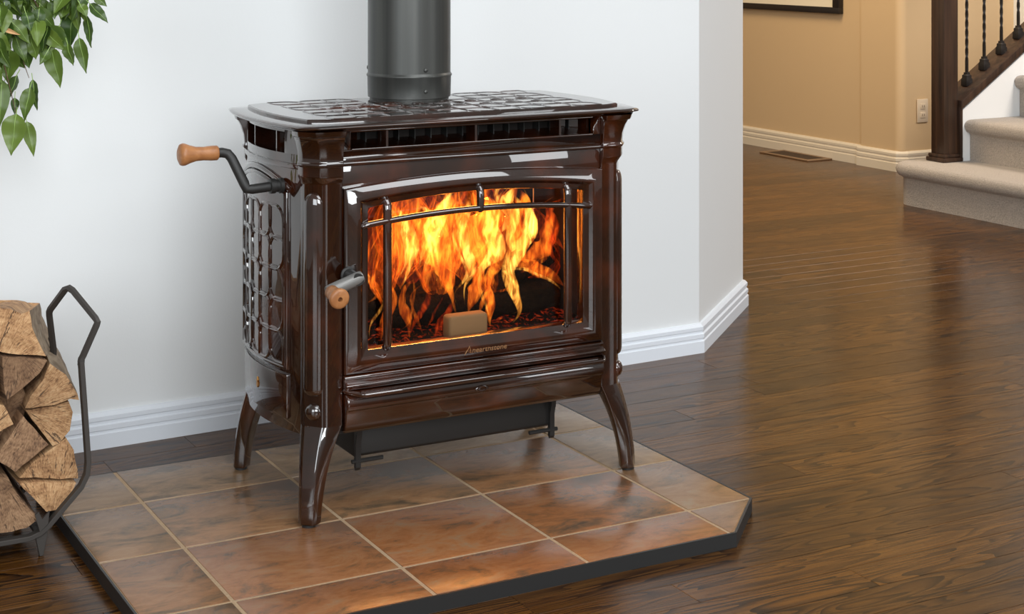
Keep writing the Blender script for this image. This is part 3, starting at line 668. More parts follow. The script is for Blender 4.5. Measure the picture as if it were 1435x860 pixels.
fire = empty('fire', W(0, 0, 0.28)); tag(fire, 'tall orange and yellow flames burning behind the stove glass', 'fire')
def ribbon(pts, yl, mat, seed, depth=0.30):
    """a tongue of burning gas: flattened tube along a curling path"""
    n = 44; P = []; m = len(pts)
    def cat(k, u, c):
        q = [pts[max(0, min(m-1, k+d_))][c] for d_ in (-1, 0, 1, 2)]
        return 0.5*((2*q[1])+(-q[0]+q[2])*u+(2*q[0]-5*q[1]+4*q[2]-q[3])*u*u+(-q[0]+3*q[1]-3*q[2]+q[3])*u**3)
    for i in range(n+1):
        g = i/n*(m-1); k = min(int(g), m-2); u = g-k
        P.append((cat(k, u, 0), cat(k, u, 1), max(0.0006, cat(k, u, 2))*min(1, (1-i/n)*5+0.02)*min(1, i/n*3.2+0.06)))
    rings = []; ns = 20
    for i in range(n+1):
        a = P[max(0, i-1)]; b = P[min(n, i+1)]; tx, tz = b[0]-a[0], b[1]-a[1]; L = math.hypot(tx, tz) or 1; nx_, nz_ = tz/L, -tx/L
        u = i/n; tw = 0.9*noise.noise(Vector((seed*1.3, u*3.0, 2))); ring = []
        yc = yl+0.022*noise.noise(Vector((seed*2.1, u*2.5, 6)))
        w_ = P[i][2]*(1+0.35*noise.noise(Vector((seed, u*9, 1))))
        for k in range(ns):
            th = 2*PI*k/ns; q = Vector((math.cos(th)*1.2+seed*4, math.sin(th)*1.2, u*5.0))
            rr_ = 1+0.40*noise.noise(q)+0.15*noise.noise(q*2.7); e = w_*math.cos(th)*rr_; d_ = w_*depth*math.sin(th)*rr_
            e2 = e*math.cos(tw)-d_*math.sin(tw); d2 = e*math.sin(tw)+d_*math.cos(tw)
            ring.append((P[i][0]+nx_*e2, yc+d2, P[i][1]+nz_*e2-0.28))
        rings.append(ring)
    me = MB().loft(rings).mesh('flame', smooth=180, recalc=True); me.materials.append(M[mat]); return put('flame', me, fire)
def sheath(x0, y0, z0, h, w0, seed, mat, lean=0.0, depth=0.55, wall=0.0028, sway=0.03):
    """a hollow, folded sheath of flame: its skin is what glows"""
    nz, ns = 44, 56
    def skin(shrink):
        rings = []
        for i in range(nz+1):
            u = i/nz; prof = (math.sin(PI*min(1, (u*0.80+0.10)))**0.9)*(1-u**4.0)*min(1, u*5); rr_ = max(0.0010, w0*prof)
            cx_ = x0+lean*h*u**1.5+sway*2*noise.noise(Vector((seed*3.1, u*2.6, 0.3)))*u**0.7; cy_ = y0+1.2*sway*noise.noise(Vector((seed*2.3, u*2.4, 9.1)))*u**0.7
            ring = []
            for k in range(ns):
                th = 2*PI*k/ns; q = Vector((math.cos(th)*2.1+seed*5, math.sin(th)*2.1, u*2.2*h/0.2))
                fold = 1+0.62*noise.noise(q)+0.30*noise.noise(q*2.1+Vector((3, 1, 0)))+0.12*noise.noise(q*4.3)
                r2 = max(0.0004, max(0.0010, rr_*fold)-shrink); tt = th+1.6*noise.noise(Vector((seed, u*2.0, 7)))
                ring.append((cx_+r2*math.cos(tt), cy_+r2*depth*math.sin(tt), z0+h*u+(0.0 if not shrink else (0.001 if i == 0 else (-0.002 if i == nz else 0)))))
            rings.append(ring)
        return rings
    mb = MB(); mb.loft(skin(0)); nf = len(mb.f); mb.loft(skin(wall)); mb.f = mb.f[:nf]+[tuple(reversed(f_)) for f_ in mb.f[nf:]]
    me = mb.mesh('flame', smooth=180, recalc=False); me.materials.append(M[mat]); return put('flame', me, fire)
RIB = [
    ('y', -0.088, [(0.128, 0.285, 0.0064), (0.14, 0.309, 0.0103), (0.127, 0.352, 0.0116), (0.121, 0.389, 0.0142), (0.143, 0.423, 0.018), (0.169, 0.455, 0.0193), (0.167, 0.497, 0.0155), (0.153, 0.537, 0.0064)]),
    ('o', -0.06, [(0.125, 0.393, 0.0064), (0.168, 0.394, 0.0129), (0.211, 0.374, 0.0116), (0.237, 0.359, 0.009), (0.264, 0.337, 0.0039)]),
    ('o', -0.05, [(0.133, 0.382, 0.0077), (0.184, 0.399, 0.0155), (0.214, 0.419, 0.018), (0.227, 0.452, 0.0116), (0.24, 0.488, 0.0052)]),
    ('y', -0.06, [(-0.099, 0.373, 0.0039), (-0.078, 0.406, 0.0103), (-0.071, 0.441, 0.0129), (-0.084, 0.483, 0.0103), (-0.102, 0.514, 0.0077), (-0.121, 0.537, 0.0039)]),
    ('o', -0.05, [(-0.117, 0.386, 0.0039), (-0.095, 0.428, 0.0155), (-0.1, 0.469, 0.0167), (-0.112, 0.51, 0.0129), (-0.13, 0.539, 0.0052)]),
    ('o', -0.1, [(-0.155, 0.285, 0.009), (-0.145, 0.321, 0.0103), (-0.123, 0.354, 0.0077), (-0.133, 0.381, 0.0064), (-0.145, 0.409, 0.0039)]),
    ('o', -0.1, [(-0.098, 0.284, 0.0064), (-0.101, 0.322, 0.009), (-0.117, 0.353, 0.0077), (-0.109, 0.379, 0.0052), (-0.088, 0.398, 0.0026)]),
    ('r', -0.09, [(-0.092, 0.287, 0.0052), (-0.069, 0.324, 0.0064), (-0.057, 0.364, 0.0064), (-0.066, 0.399, 0.0039)]),
    ('o', -0.05, [(0.027, 0.306, 0.0039), (0.016, 0.346, 0.0103), (0.005, 0.386, 0.0167), (0.014, 0.429, 0.0219), (0.039, 0.471, 0.0232), (0.027, 0.513, 0.0155), (0.05, 0.545, 0.0064)]),
    ('y', -0.055, [(0.043, 0.322, 0.0026), (0.041, 0.358, 0.0052), (0.058, 0.392, 0.0116), (0.043, 0.43, 0.0116), (0.033, 0.469, 0.0103), (0.049, 0.507, 0.0077), (0.061, 0.542, 0.0039)]),
    ('y', -0.04, [(0.069, 0.366, 0.0039), (0.094, 0.392, 0.0116), (0.126, 0.42, 0.0155), (0.116, 0.463, 0.0155), (0.11, 0.5, 0.0129), (0.13, 0.538, 0.0064)]),
    ('o', -0.075, [(0.091, 0.276, 0.0052), (0.085, 0.319, 0.0116), (0.079, 0.361, 0.0116), (0.095, 0.395, 0.0103), (0.117, 0.424, 0.0052)]),
    ('o', -0.06, [(0.045, 0.306, 0.009), (0.059, 0.341, 0.0167), (0.065, 0.376, 0.0167), (0.071, 0.411, 0.0129), (0.099, 0.453, 0.0077)]),
    ('o', -0.04, [(-0.03, 0.338, 0.0039), (-0.036, 0.379, 0.0116), (-0.024, 0.419, 0.0193), (-0.033, 0.461, 0.0219), (-0.011, 0.495, 0.0206), (0.016, 0.524, 0.0116), (0.039, 0.541, 0.0052)]),
    ('y', -0.03, [(-0.043, 0.392, 0.0026), (-0.025, 0.437, 0.009), (-0.001, 0.468, 0.0103), (-0.016, 0.497, 0.009), (-0.04, 0.518, 0.0052)]),
    ('y', -0.02, [(0.136, 0.444, 0.0077), (0.165, 0.476, 0.0155), (0.156, 0.508, 0.0142), (0.172, 0.538, 0.009)]),
    ('o', -0.02, [(0.079, 0.463, 0.0103), (0.104, 0.489, 0.0206), (0.092, 0.518, 0.018), (0.12, 0.541, 0.0103)]),
    ('r', -0.01, [(0.279, 0.369, 0.0052), (0.259, 0.412, 0.0103), (0.273, 0.448, 0.0077), (0.256, 0.484, 0.0077), (0.29, 0.508, 0.0052)]),
    ('r', -0.01, [(0.293, 0.397, 0.0039), (0.269, 0.425, 0.0064), (0.253, 0.458, 0.0064), (0.246, 0.491, 0.0039)]),
    ('o', -0.1, [(-0.18, 0.359, 0.0039), (-0.162, 0.379, 0.0064), (-0.171, 0.401, 0.0052), (-0.164, 0.424, 0.0026)]),
    ('r', -0.09, [(-0.039, 0.273, 0.0064), (-0.021, 0.311, 0.0077), (-0.003, 0.344, 0.0039)]),
    ('o', -0.01, [(0.015, 0.355, 0.0103), (0.012, 0.397, 0.0232), (-0.0, 0.447, 0.0309), (0.022, 0.494, 0.0309), (0.047, 0.537, 0.018)]),
    ('o', -0.01, [(0.126, 0.344, 0.0103), (0.116, 0.387, 0.0232), (0.103, 0.438, 0.0309), (0.113, 0.487, 0.0309), (0.103, 0.533, 0.018)]),
    ('o', 0.0, [(0.183, 0.365, 0.0077), (0.196, 0.407, 0.018), (0.186, 0.451, 0.0206), (0.206, 0.492, 0.018), (0.189, 0.531, 0.0103)]),
    ('o', -0.01, [(-0.067, 0.377, 0.0052), (-0.058, 0.418, 0.0129), (-0.04, 0.457, 0.018), (-0.052, 0.5, 0.018), (-0.015, 0.536, 0.0103)]),
]
FM = {'y': 'flame_yellow', 'o': 'flame_orange', 'r': 'flame_red'}
for i, (c_, yl, pts) in enumerate(RIB): ribbon(pts, yl, FM[c_], i*1.37+0.5)
for i, (c_, yl, pts) in enumerate(RIB):      # finer licks beside the main tongues
    r_ = random.Random(i+40); dx, dz = r_.uniform(-0.022, 0.022), r_.uniform(-0.02, 0.02); k_ = r_.uniform(0.28, 0.5)
    ribbon([(a+dx+r_.uniform(-0.007, 0.007), max(0.29, b+dz+r_.uniform(-0.006, 0.006)), c*k_) for a, b, c in pts], yl+r_.uniform(-0.015, 0.03), FM[{'y': 'y', 'o': 'y', 'r': 'o'}[c_] if i % 2 else c_], i*2.11+50)
SH = [(-0.105, 0.00, 0.31, 0.26, 0.036, 1.1, 'sheath_orange', 0.1), (-0.06, 0.02, 0.35, 0.22, 0.055, 2.7, 'sheath_orange', 0.1), (0.01, -0.01, 0.30, 0.27, 0.048, 3.9, 'sheath_orange', 0.0), (0.07, 0.01, 0.35, 0.22, 0.055, 5.2, 'sheath_orange', 0.1), (0.13, -0.03, 0.30, 0.27, 0.042, 6.8, 'sheath_orange', 0.1), (0.19, 0.03, 0.35, 0.19, 0.045, 8.4, 'sheath_red', 0.1), (-0.02, 0.06, 0.34, 0.23, 0.080, 9.6, 'sheath_red', 0.0), (0.12, 0.06, 0.34, 0.23, 0.075, 11.3, 'sheath_red', 0.1), (-0.09, 0.06, 0.33, 0.23, 0.060, 12.1, 'sheath_red', 0.1), (0.25, 0.02, 0.30, 0.20, 0.040, 13.8, 'sheath_red', 0.05)]
for (x_, y_, z_, h_, w_, sd_, mt, ln) in SH: sheath(x_, y_, z_-0.28, min(h_, 0.574-z_), w_, sd_, mt, ln)
# the fire's own light
fl_l = bpy.data.lights.new('fire_light', 'AREA'); fl_l.shape = 'RECTANGLE'; fl_l.size = 0.36; fl_l.size_y = 0.16; fl_l.energy = 2.4; fl_l.color = (1.0, 0.42, 0.10)
fo_ = bpy.data.objects.new('fire_light', fl_l); COL.objects.link(fo_); fo_.location = W(0, 0.0, 0.574); fo_.rotation_euler = (math.radians(-28), 0, 0)

# ================================================================== STOVE PIPE
sp_ = empty('stove_pipe', W(PCX, PCY, 0.7105)); tag(sp_, 'black round stove pipe rising from the top of the stove', 'pipe')
R_ = 0.0835
pp = MB().revolve([(0.045, R_), (1.86, R_), (1.86, R_-0.003), (0.045, R_-0.003)], (0, 0, 0), (0, 0, 1), 64, caps=False).build('pipe_section', 'pipe', sp_, smooth=40)
co = MB().revolve([(0.0, R_-0.004), (0.004, R_-0.0035), (0.005, R_), (0.045, R_+0.001), (0.047, R_+0.0026), (0.0495, R_+0.0026), (0.0515, R_+0.001), (0.054, R_)], (0, 0, 0), (0, 0, 1), 64, caps=False).build('collar', 'pipe', sp_, smooth=40)
MB().revolve([(0.0, R_-0.008), (0.006, R_-0.008)], (0, 0, 0), (0, 0, 1), 64).build('flue_ring', 'iron', sp_)
for ang, zz, nm in ((-92, 0.062, 'screw'), (-92, 0.020, 'screw'), (25, 0.062, 'screw'), (148, 0.062, 'screw')):
    a = math.radians(ang); d = Vector((math.cos(a), math.sin(a), 0))
    MB().revolve([(0, 0.0045), (0.002, 0.004), (0.003, 0.0015)], d*(R_-0.0002)+Vector((0, 0, zz)), d, 10).build(nm, 'pipe', sp_, smooth=60)

# ================================================================== LOG HOLDER AND FIREWOOD
hd = empty('log_holder', (-0.58, 0.24, 0)); tag(hd, 'black wrought iron log holder with a pointed loop handle', 'log holder')
T = lambda p: (p[0]+0.58, p[1]-0.24, p[2])
CXH = -0.580
rt = [(-0.362, 0.325), (-0.356, 0.24), (-0.350, 0.150), (-0.352, 0.128), (-0.362, 0.108), (-0.418, 0.050), (-0.432, 0.040), (-0.450, 0.034)]
hoop = [(a, z) for a, z in rt]; left_ = [(2*CXH-a, z) for a, z in reversed(rt)]
def flatbar(path, name, w_=0.0085, th=0.0042, parent=None):
    """flat strip: width in y, thin across"""
    mb = MB(); P = [Vector(p) for p in path]; rings = []
    for i in range(len(P)):
        tg = (P[min(i+1, len(P)-1)]-P[max(i-1, 0)]).normalized(); s_ = Vector((0, 1, 0)); s_ = (s_-tg*s_.dot(tg)).normalized(); n_ = tg.cross(s_)
        rings.append([P[i]+s_*a*w_+n_*b*th for a, b in ((-1, -1), (1, -1), (1, 1), (-1, 1))])
    return mb.loft(rings).build(name, 'holder_iron', parent or hd, bevel=0.0008, segs=1)
for yy, off in ((0.168, 0.0), (0.36, -0.008)):
    flatbar([T((a+off*(1 if a > CXH else -1), yy, z)) for a, z in hoop+left_], 'hoop_bar')
for sgn in (1, -1):
    hp = [(-0.362, 0.168, 0.318), (-0.361, 0.169, 0.328), (-0.358, 0.168, 0.334), (-0.338, 0.157, 0.386), (-0.336, 0.157, 0.392), (-0.338, 0.160, 0.397), (-0.364, 0.218, 0.438), (-0.369, 0.226, 0.4415), (-0.373, 0.236, 0.438), (-0.391, 0.272, 0.397), (-0.392, 0.276, 0.391), (-0.391, 0.279, 0.384), (-0.379, 0.300, 0.318), (-0.374, 0.330, 0.240), (-0.366, 0.355, 0.170)]
    if sgn < 0: hp = [(2*CXH-a, b, c) for a, b, c in hp]
    MB().tube([T(p) for p in hp], 0.0062, 6).build('loop_handle', 'holder_iron', hd, smooth=25)
    fx_ = -0.430 if sgn > 0 else 2*CXH+0.430
    for yy in (0.168, 0.36):
        MB().loft([[T((fx_+a, yy+b, z)) for a, b in ((-w_, -0.004), (w_, -0.004), (w_, 0.004), (-w_, 0.004))] for z, w_ in ((0.042, 0.010), (0.034, 0.010), (0.0, 0.0032))]).build('foot', 'holder_iron', hd, bevel=0.0006, segs=1)
    MB().box(*(sorted((T((fx_-0.006, 0, 0))[0], T((fx_+0.006, 0, 0))[0]))), 0.168-0.24, 0.36-0.24, 0.030, 0.036).build('cross_bar', 'holder_iron', hd)
MB().loft([[T((-0.432+a, 0.158, 0.066+b)) for a, b in ((-0.010, 0.008), (-0.004, 0.012), (0.002, -0.001), (0.014, 0.011), (0.012, -0.010), (-0.002, -0.022))], [T((-0.432+a, 0.1625, 0.066+b)) for a, b in ((-0.010, 0.008), (-0.004, 0.012), (0.002, -0.001), (0.014, 0.011), (0.012, -0.010), (-0.002, -0.022))]]).build('leaf_bracket', 'holder_iron', hd)

LOGS = {
 'A': ([(-0.559, 0.367), (-0.547, 0.411), (-0.522, 0.431), (-0.498, 0.43), (-0.48, 0.427), (-0.46, 0.416), (-0.447, 0.419), (-0.442, 0.392), (-0.433, 0.368), (-0.418, 0.337), (-0.448, 0.343), (-0.483, 0.350), (-0.498, 0.354), (-0.522, 0.354)], 'log_tan', 'large golden split log on top of the stack with pale bark side'),
 'B': ([(-0.494, 0.348), (-0.448, 0.340), (-0.418, 0.332), (-0.43, 0.313), (-0.46, 0.289), (-0.487, 0.272), (-0.492, 0.301)], 'log_brown', 'brown wedge of firewood pointing down under the top log'),
 'C': ([(-0.414, 0.327), (-0.387, 0.304), (-0.366, 0.266), (-0.363, 0.256), (-0.379, 0.260), (-0.405, 0.253), (-0.456, 0.254), (-0.448, 0.272), (-0.426, 0.300)], 'log_tan', 'honey coloured split log leaning on the loop handle side'),
 'D': ([(-0.455, 0.249), (-0.407, 0.249), (-0.379, 0.254), (-0.372, 0.234), (-0.377, 0.203), (-0.395, 0.183), (-0.407, 0.180)], 'log_tan', 'fan shaped split log below the honey coloured one'),
 'E': ([(-0.457, 0.240), (-0.414, 0.184), (-0.47, 0.146), (-0.498, 0.167), (-0.5, 0.18)], 'log_brown', 'grey brown square split log tilted in the middle of the stack'),
 'F': ([(-0.464, 0.133), (-0.44, 0.157), (-0.383, 0.191), (-0.370, 0.168), (-0.361, 0.117), (-0.394, 0.120), (-0.437, 0.129)], 'log_tan', 'reddish tan split log resting on the pale wedge log'),
 'G': ([(-0.466, 0.126), (-0.437, 0.125), (-0.39, 0.116), (-0.368, 0.112), (-0.376, 0.096), (-0.404, 0.070), (-0.419, 0.070)], 'log_tan', 'pale wedge log at the bottom corner by the iron bracket'),
 'H': ([(-0.575, 0.1), (-0.549, 0.133), (-0.510, 0.146), (-0.485, 0.142), (-0.473, 0.118), (-0.447, 0.081), (-0.432, 0.062), (-0.452, 0.050), (-0.477, 0.047), (-0.498, 0.048), (-0.536, 0.057)], 'log_brown', 'big half round log at the bottom of the holder'),
 'I': ([(-0.545, 0.27), (-0.510, 0.271), (-0.489, 0.264), (-0.474, 0.229), (-0.498, 0.219), (-0.542, 0.224)], 'log_tan', 'small orange split log below the brown wedge, cut off by the picture edge'),
 'O': ([(-0.506, 0.300), (-0.455, 0.292), (-0.440, 0.255), (-0.452, 0.205), (-0.488, 0.190), (-0.510, 0.220)], 'log_brown', 'dark log set back in the gap between the orange and honey coloured logs'),
 'J': ([(-0.565, 0.345), (-0.51, 0.345), (-0.502, 0.28), (-0.57, 0.278)], 'log_brown', 'dark split log behind the brown wedge at the picture edge'),
 'K': ([(-0.60, 0.215), (-0.505, 0.212), (-0.506, 0.170), (-0.52, 0.152), (-0.60, 0.150)], 'log_brown', 'split log beside the grey brown square one at the picture edge'),
 'L': ([(-0.72, 0.14), (-0.585, 0.14), (-0.585, 0.06), (-0.69, 0.058), (-0.76, 0.10)], 'log_tan', 'split log lying on the holder bars next to the half round log'),
 'M': ([(-0.74, 0.25), (-0.61, 0.25), (-0.605, 0.15), (-0.74, 0.15)], 'log_tan', 'tan split log in the second layer, far from the loop handle nearest the stove'),
 'N': ([(-0.72, 0.34), (-0.575, 0.345), (-0.58, 0.26), (-0.72, 0.26)], 'log_brown', 'brown split log in the third layer, far from the loop handle nearest the stove'),
}
PITH = {'A': (-0.53, 0.30), 'B': (-0.475, 0.36), 'C': (-0.458, 0.250), 'D': (-0.458, 0.252), 'E': (-0.40, 0.32), 'F': (-0.41, 0.03), 'G': (-0.415, 0.055), 'H': (-0.505, 0.150), 'I': (-0.53, 0.21)}
BARK = {'A': [6, 7, 8], 'C': [0, 1, 2], 'F': [2, 3], 'H': [6, 7, 8, 9, 10], 'D': [2, 3, 4]}
def split_log(key, poly, mat, label):
    mx_ = sum(p[0] for p in poly)/len(poly); mz_ = sum(p[1] for p in poly)/len(poly); cx_, cz_ = PITH.get(key, (mx_, mz_)); gx_, gz_ = mx_-cx_, mz_-cz_; rn = random.Random(ord(key))
    y0 = 0.176+rn.uniform(-0.004, 0.010)+(0.05 if key == 'O' else 0); L = 0.29+rn.uniform(-0.02, 0.03)
    # refine the outline
    pts = []; ed = []
    for i in range(len(poly)):
        a, b = poly[i], poly[(i+1) % len(poly)]; n = max(1, int(math.hypot(b[0]-a[0], b[1]-a[1])/0.012))
        for k in range(n): pts.append((a[0]+(b[0]-a[0])*k/n-cx_, a[1]+(b[1]-a[1])*k/n-cz_)); ed.append(i)
    n = len(pts); rings = []; NL = 7
    dx, dz = rn.uniform(-0.006, 0.006), rn.uniform(-0.003, 0.003)
    if key == 'A': dz = -0.045; dx = 0.085
    if key == 'C': dx = 0.040
    if key in 'BN': dz = -0.012
    for j in range(NL+1):
        u = j/NL; ring = []
        for i, (a, b) in enumerate(pts):
            s_ = (0.985 if j == 0 else 1.0)+(-0.16*u if key == 'A' else 0.03*u); a, b = a-gx_, b-gz_; nn = 0.0016*noise.noise(Vector((a*90+ord(key), b*90, u*6)))
            ed_y = 0.003*noise.noise(Vector((a*60, b*60, ord(key)*1.3))) if j in (0, NL) else 0
            ring.append((gx_+a*s_+dx*u+nn, y0-0.24+L*u+ed_y, gz_+b*s_+dz*u+nn))
        rings.append(ring)
    mb = MB(); nv = len(rings[0])
    for j in range(NL):
        for i in range(nv):
            k = (i+1) % nv
            mb.add([rings[j][i], rings[j][k], rings[j+1][k], rings[j+1][i]], [(0, 1, 2, 3)], 1 if ed[i] in BARK.get(key, []) else 0)
    # end faces: fan with relief
    for ring, flip in ((rings[0], -1), (rings[-1], 1)):
        yc = sum(p[1] for p in ring)/nv; mid = []
        for p in ring: mid.append((gx_+(p[0]-gx_)*0.55, p[1]+0.004*noise.noise(Vector((p[0]*70, p[2]*70, ord(key)))), gz_+(p[2]-gz_)*0.55))
        for i in range(nv):
            k = (i+1) % nv
            mb.add([ring[i], ring[k], mid[k], mid[i]], [(0, 1, 2, 3)], 0); mb.add([mid[i], mid[k], (gx_, yc+flip*0.002, gz_)], [(0, 1, 2)], 0)
    o = mb.build('split_log', [mat, 'bark'], None, smooth=55); o.location = (cx_, 0.24, cz_)
    tag(o, label, 'firewood', 'firewood in the log holder')
for k_, (poly, mat, lab) in LOGS.items(): split_log(k_, poly, mat, lab)

# ================================================================== POTTED FICUS
PX, PYY = -0.98, 0.30
fic = empty('potted_ficus', (PX, PYY, 0)); tag(fic, 'leafy green weeping fig overhanging the log holder', 'plant')
F_ = lambda p: (p[0]-PX, p[1]-PYY, p[2])
MB().revolve([(0, 0.105), (0.02, 0.112), (0.20, 0.145), (0.23, 0.155), (0.25, 0.155), (0.25, 0.14), (0.225, 0.138)], (0, 0, 0), (0, 0, 1), 32).build('pot', 'pot', fic, smooth=40)
MB().revolve([(0.215, 0.136), (0.226, 0.13), (0.228, 0.01)], (0, 0, 0), (0, 0, 1), 24).build('soil', 'soil', fic)
MB().tube([(0, 0, 0.22), (0.015, 0.0, 0.45), (-0.01, 0.01, 0.75), (0.03, 0.02, 1.0), (0.06, 0.03, 1.25), (0.05, 0.03, 1.5)], [0.017, 0.015, 0.013, 0.011, 0.008, 0.004], 10).build('trunk', 'twig', fic, smooth=60)
def leaf_mesh(L, wd, fold, curl, seed):
    n = 12; vs_ = []; fs = []
    prof = lambda u: wd/2*(math.sin(PI*min(1, u**0.70))**0.95)*(1-0.30*u**2)*(1 if u < 0.82 else 1)+0.0004
    for i in range(n+1):
        u = i/n; hwid = prof(u) if u < 0.86 else prof(0.86)*((1-u)/0.14)**1.35+0.0003
        y_ = -L*u; zc = -curl*L*u*u+0.006*math.sin(u*9+seed)*wd/0.03*0.3
        for s_ in (-1, -0.55, 0, 0.55, 1):
            vs_.append((hwid*s_, y_+0.0, zc+abs(s_)*fold*hwid+0.0010*math.sin(u*25+seed+s_*4)*abs(s_)))
    m = len(vs_); vs_ += [(a, b, c-0.0005) for a, b, c in vs_]
    for i in range(n):
        for j in range(4):
            a = i*5+j; fs.append((a, a+1, a+6, a+5)); fs.append((m+a, m+a+5, m+a+6, m+a+1))
    mb = MB(); mb.add(vs_, fs)
    for i in range(n):
        for e_ in (0, 4):
            a = i*5+e_; mb.f.append((a, a+5, m+a+5, m+a)); mb.mi.append(0)
    # midrib
    rib = [(0, -L*u, -curl*L*u*u+0.0005+0.006*math.sin(u*9+seed)*wd/0.03*0.3) for u in [i/8*0.93 for i in range(9)]]
    mb.tube([(0, 0.012, 0.001)]+rib, [0.0007]+[0.0008*(1-i/10) for i in range(9)], 4, mi=1)
    me = mb.mesh('leaf', smooth=50); me.materials.append(M['leaf']); me.materials.append(M['leaf_vein']); return me
def place_leaf(me, base, tip, nrm, L0, dead=False):
    B = Vector(F_(base)); Tp = Vector(F_(tip)); d = (Tp-B); L = d.length; d.normalize(); nrm = Vector(nrm); nrm = (nrm-d*nrm.dot(d)).normalized()
    yv = -d; zv = nrm; xv = yv.cross(zv)
    mt = Matrix((xv, yv, zv)).transposed().to_4x4(); s_ = L/L0; mt = Matrix.Translation(B) @ mt @ Matrix.Diagonal((s_, s_, s_, 1))
    o = put('leaf', me, fic); o.matrix_local = mt; return o
LV = [(-0.427, 0.384, 0.737, -0.44, 0.372, 0.663, 0.041), (-0.405, 0.403, 0.72, -0.393, 0.391, 0.656, 0.022), (-0.4, 0.392, 0.783, -0.417, 0.38, 0.726, 0.026), (-0.393, 0.406, 0.797, -0.389, 0.394, 0.74, 0.017), (-0.36, 0.408, 0.855, -0.342, 0.396, 0.78, 0.032), (-0.337, 0.374, 0.863, -0.331, 0.362, 0.823, 0.022), (-0.316, 0.371, 0.874, -0.307, 0.359, 0.808, 0.024), (-0.289, 0.42, 0.912, -0.283, 0.408, 0.852, 0.018), (-0.293, 0.386, 0.936, -0.261, 0.374, 0.9, 0.02), (-0.312, 0.384, 0.936, -0.301, 0.372, 0.912, 0.019), (-0.311, 0.43, 0.923, -0.327, 0.418, 0.855, 0.037), (-0.4, 0.398, 0.882, -0.389, 0.386, 0.835, 0.032), (-0.41, 0.42, 0.87, -0.398, 0.408, 0.817, 0.035), (-0.436, 0.399, 0.854, -0.444, 0.387, 0.795, 0.041), (-0.42, 0.408, 0.805, -0.444, 0.396, 0.759, 0.024), (-0.454, 0.379, 0.801, -0.46, 0.367, 0.715, 0.028), (-0.445, 0.408, 0.791, -0.465, 0.396, 0.738, 0.026), (-0.422, 0.422, 0.763, -0.425, 0.41, 0.733, 0.014), (-0.382, 0.401, 0.929, -0.391, 0.389, 0.884, 0.023), (-0.353, 0.414, 0.943, -0.354, 0.402, 0.908, 0.023), (-0.43, 0.41, 0.959, -0.418, 0.398, 0.921, 0.026), (-0.459, 0.374, 0.939, -0.458, 0.362, 0.898, 0.03), (-0.342, 0.415, 0.895, -0.361, 0.403, 0.847, 0.028), (-0.373, 0.405, 0.888, -0.336, 0.393, 0.849, 0.026), (-0.41, 0.388, 0.923, -0.402, 0.376, 0.889, 0.022), (-0.286, 0.372, 0.951, -0.268, 0.36, 0.932, 0.016), (-0.329, 0.422, 0.943, -0.341, 0.41, 0.908, 0.032), (-0.366, 0.398, 0.852, -0.385, 0.386, 0.825, 0.019), (-0.43, 0.413, 0.849, -0.411, 0.401, 0.818, 0.022), (-0.382, 0.423, 0.873, -0.367, 0.411, 0.832, 0.022)]
rl_ = random.Random(5)
tocam = Vector((-0.5, -0.85, 0.15))
for i, (bx, by, bz, tx, ty, tz, wd) in enumerate(LV):
    L = math.dist((bx, by, bz), (tx, ty, tz)); me = leaf_mesh(L, wd*1.12, 0.30, rl_.uniform(-0.1, 0.2), i)
    nv_ = tocam+Vector((rl_.uniform(-0.5, 0.5), rl_.uniform(-0.3, 0.3), rl_.uniform(-0.1, 0.4)))
    place_leaf(me, (bx, by, bz), (tx, ty, tz), nv_, L)
gen = [leaf_mesh(0.07, 0.036, 0.35, c, s_) for c, s_ in ((0.1, 1), (0.25, 2), (-0.05, 3), (0.18, 4))]
# crown: leaf sprays along arching twigs that run from the trunk
def twig(pts, r0): MB().tube([F_(p) for p in pts], [r0*(1-0.8*i/(len(pts)-1)) for i in range(len(pts))], 6).build('branch', 'twig', fic, smooth=60)
sprays = []
def branch(p0, p1, arc_, droop, r0=0.006, n=8):
    P0, P1 = Vector(p0), Vector(p1); out = []
    for i in range(n+1):
        u = i/n; q = P0.lerp(P1, u); q.z += arc_*math.sin(PI*u)-droop*u*u; out.append(q)
    twig(out, r0); sprays.append(out); return out
TR = Vector((PX+0.03, PYY+0.02, 1.02))
branch((PX+0.0, PYY+0.01, 0.80), (-0.47, 0.39, 1.02), 0.12, 0.03, 0.008)
branch((PX+0.03, PYY+0.02, 1.0), (-0.40, 0.41, 1.10), 0.15, 0.05, 0.007)
branch((PX+0.05, PYY+0.03, 1.15), (-0.33, 0.42, 1.08), 0.18, 0.08, 0.006)
branch((-0.50, 0.395, 1.04), (-0.300, 0.40, 0.955), 0.03, 0.0, 0.003)
branch((-0.50, 0.395, 1.03), (-0.400, 0.405, 0.80), 0.02, 0.0, 0.003)
branch((-0.52, 0.39, 1.02), (-0.427, 0.385, 0.735), 0.04, 0.0, 0.003)
branch((-0.48, 0.40, 1.02), (-0.345, 0.41, 0.865), 0.03, 0.0, 0.0025)
branch((-0.53, 0.39, 1.03), (-0.462, 0.38, 0.80), 0.03, 0.0, 0.003)
for k in range(5):
    a = rl_.uniform(0.6*PI, 1.9*PI); r1 = rl_.uniform(0.2, 0.34); zt = rl_.uniform(0.95, 1.5)
    branch((PX+0.03, PYY+0.02, min(1.4, zt-0.05)), (PX+r1*math.cos(a), PYY+0.02+min(0.25, r1*math.sin(a)), zt), 0.08, 0.08, 0.005)
cnt = 0
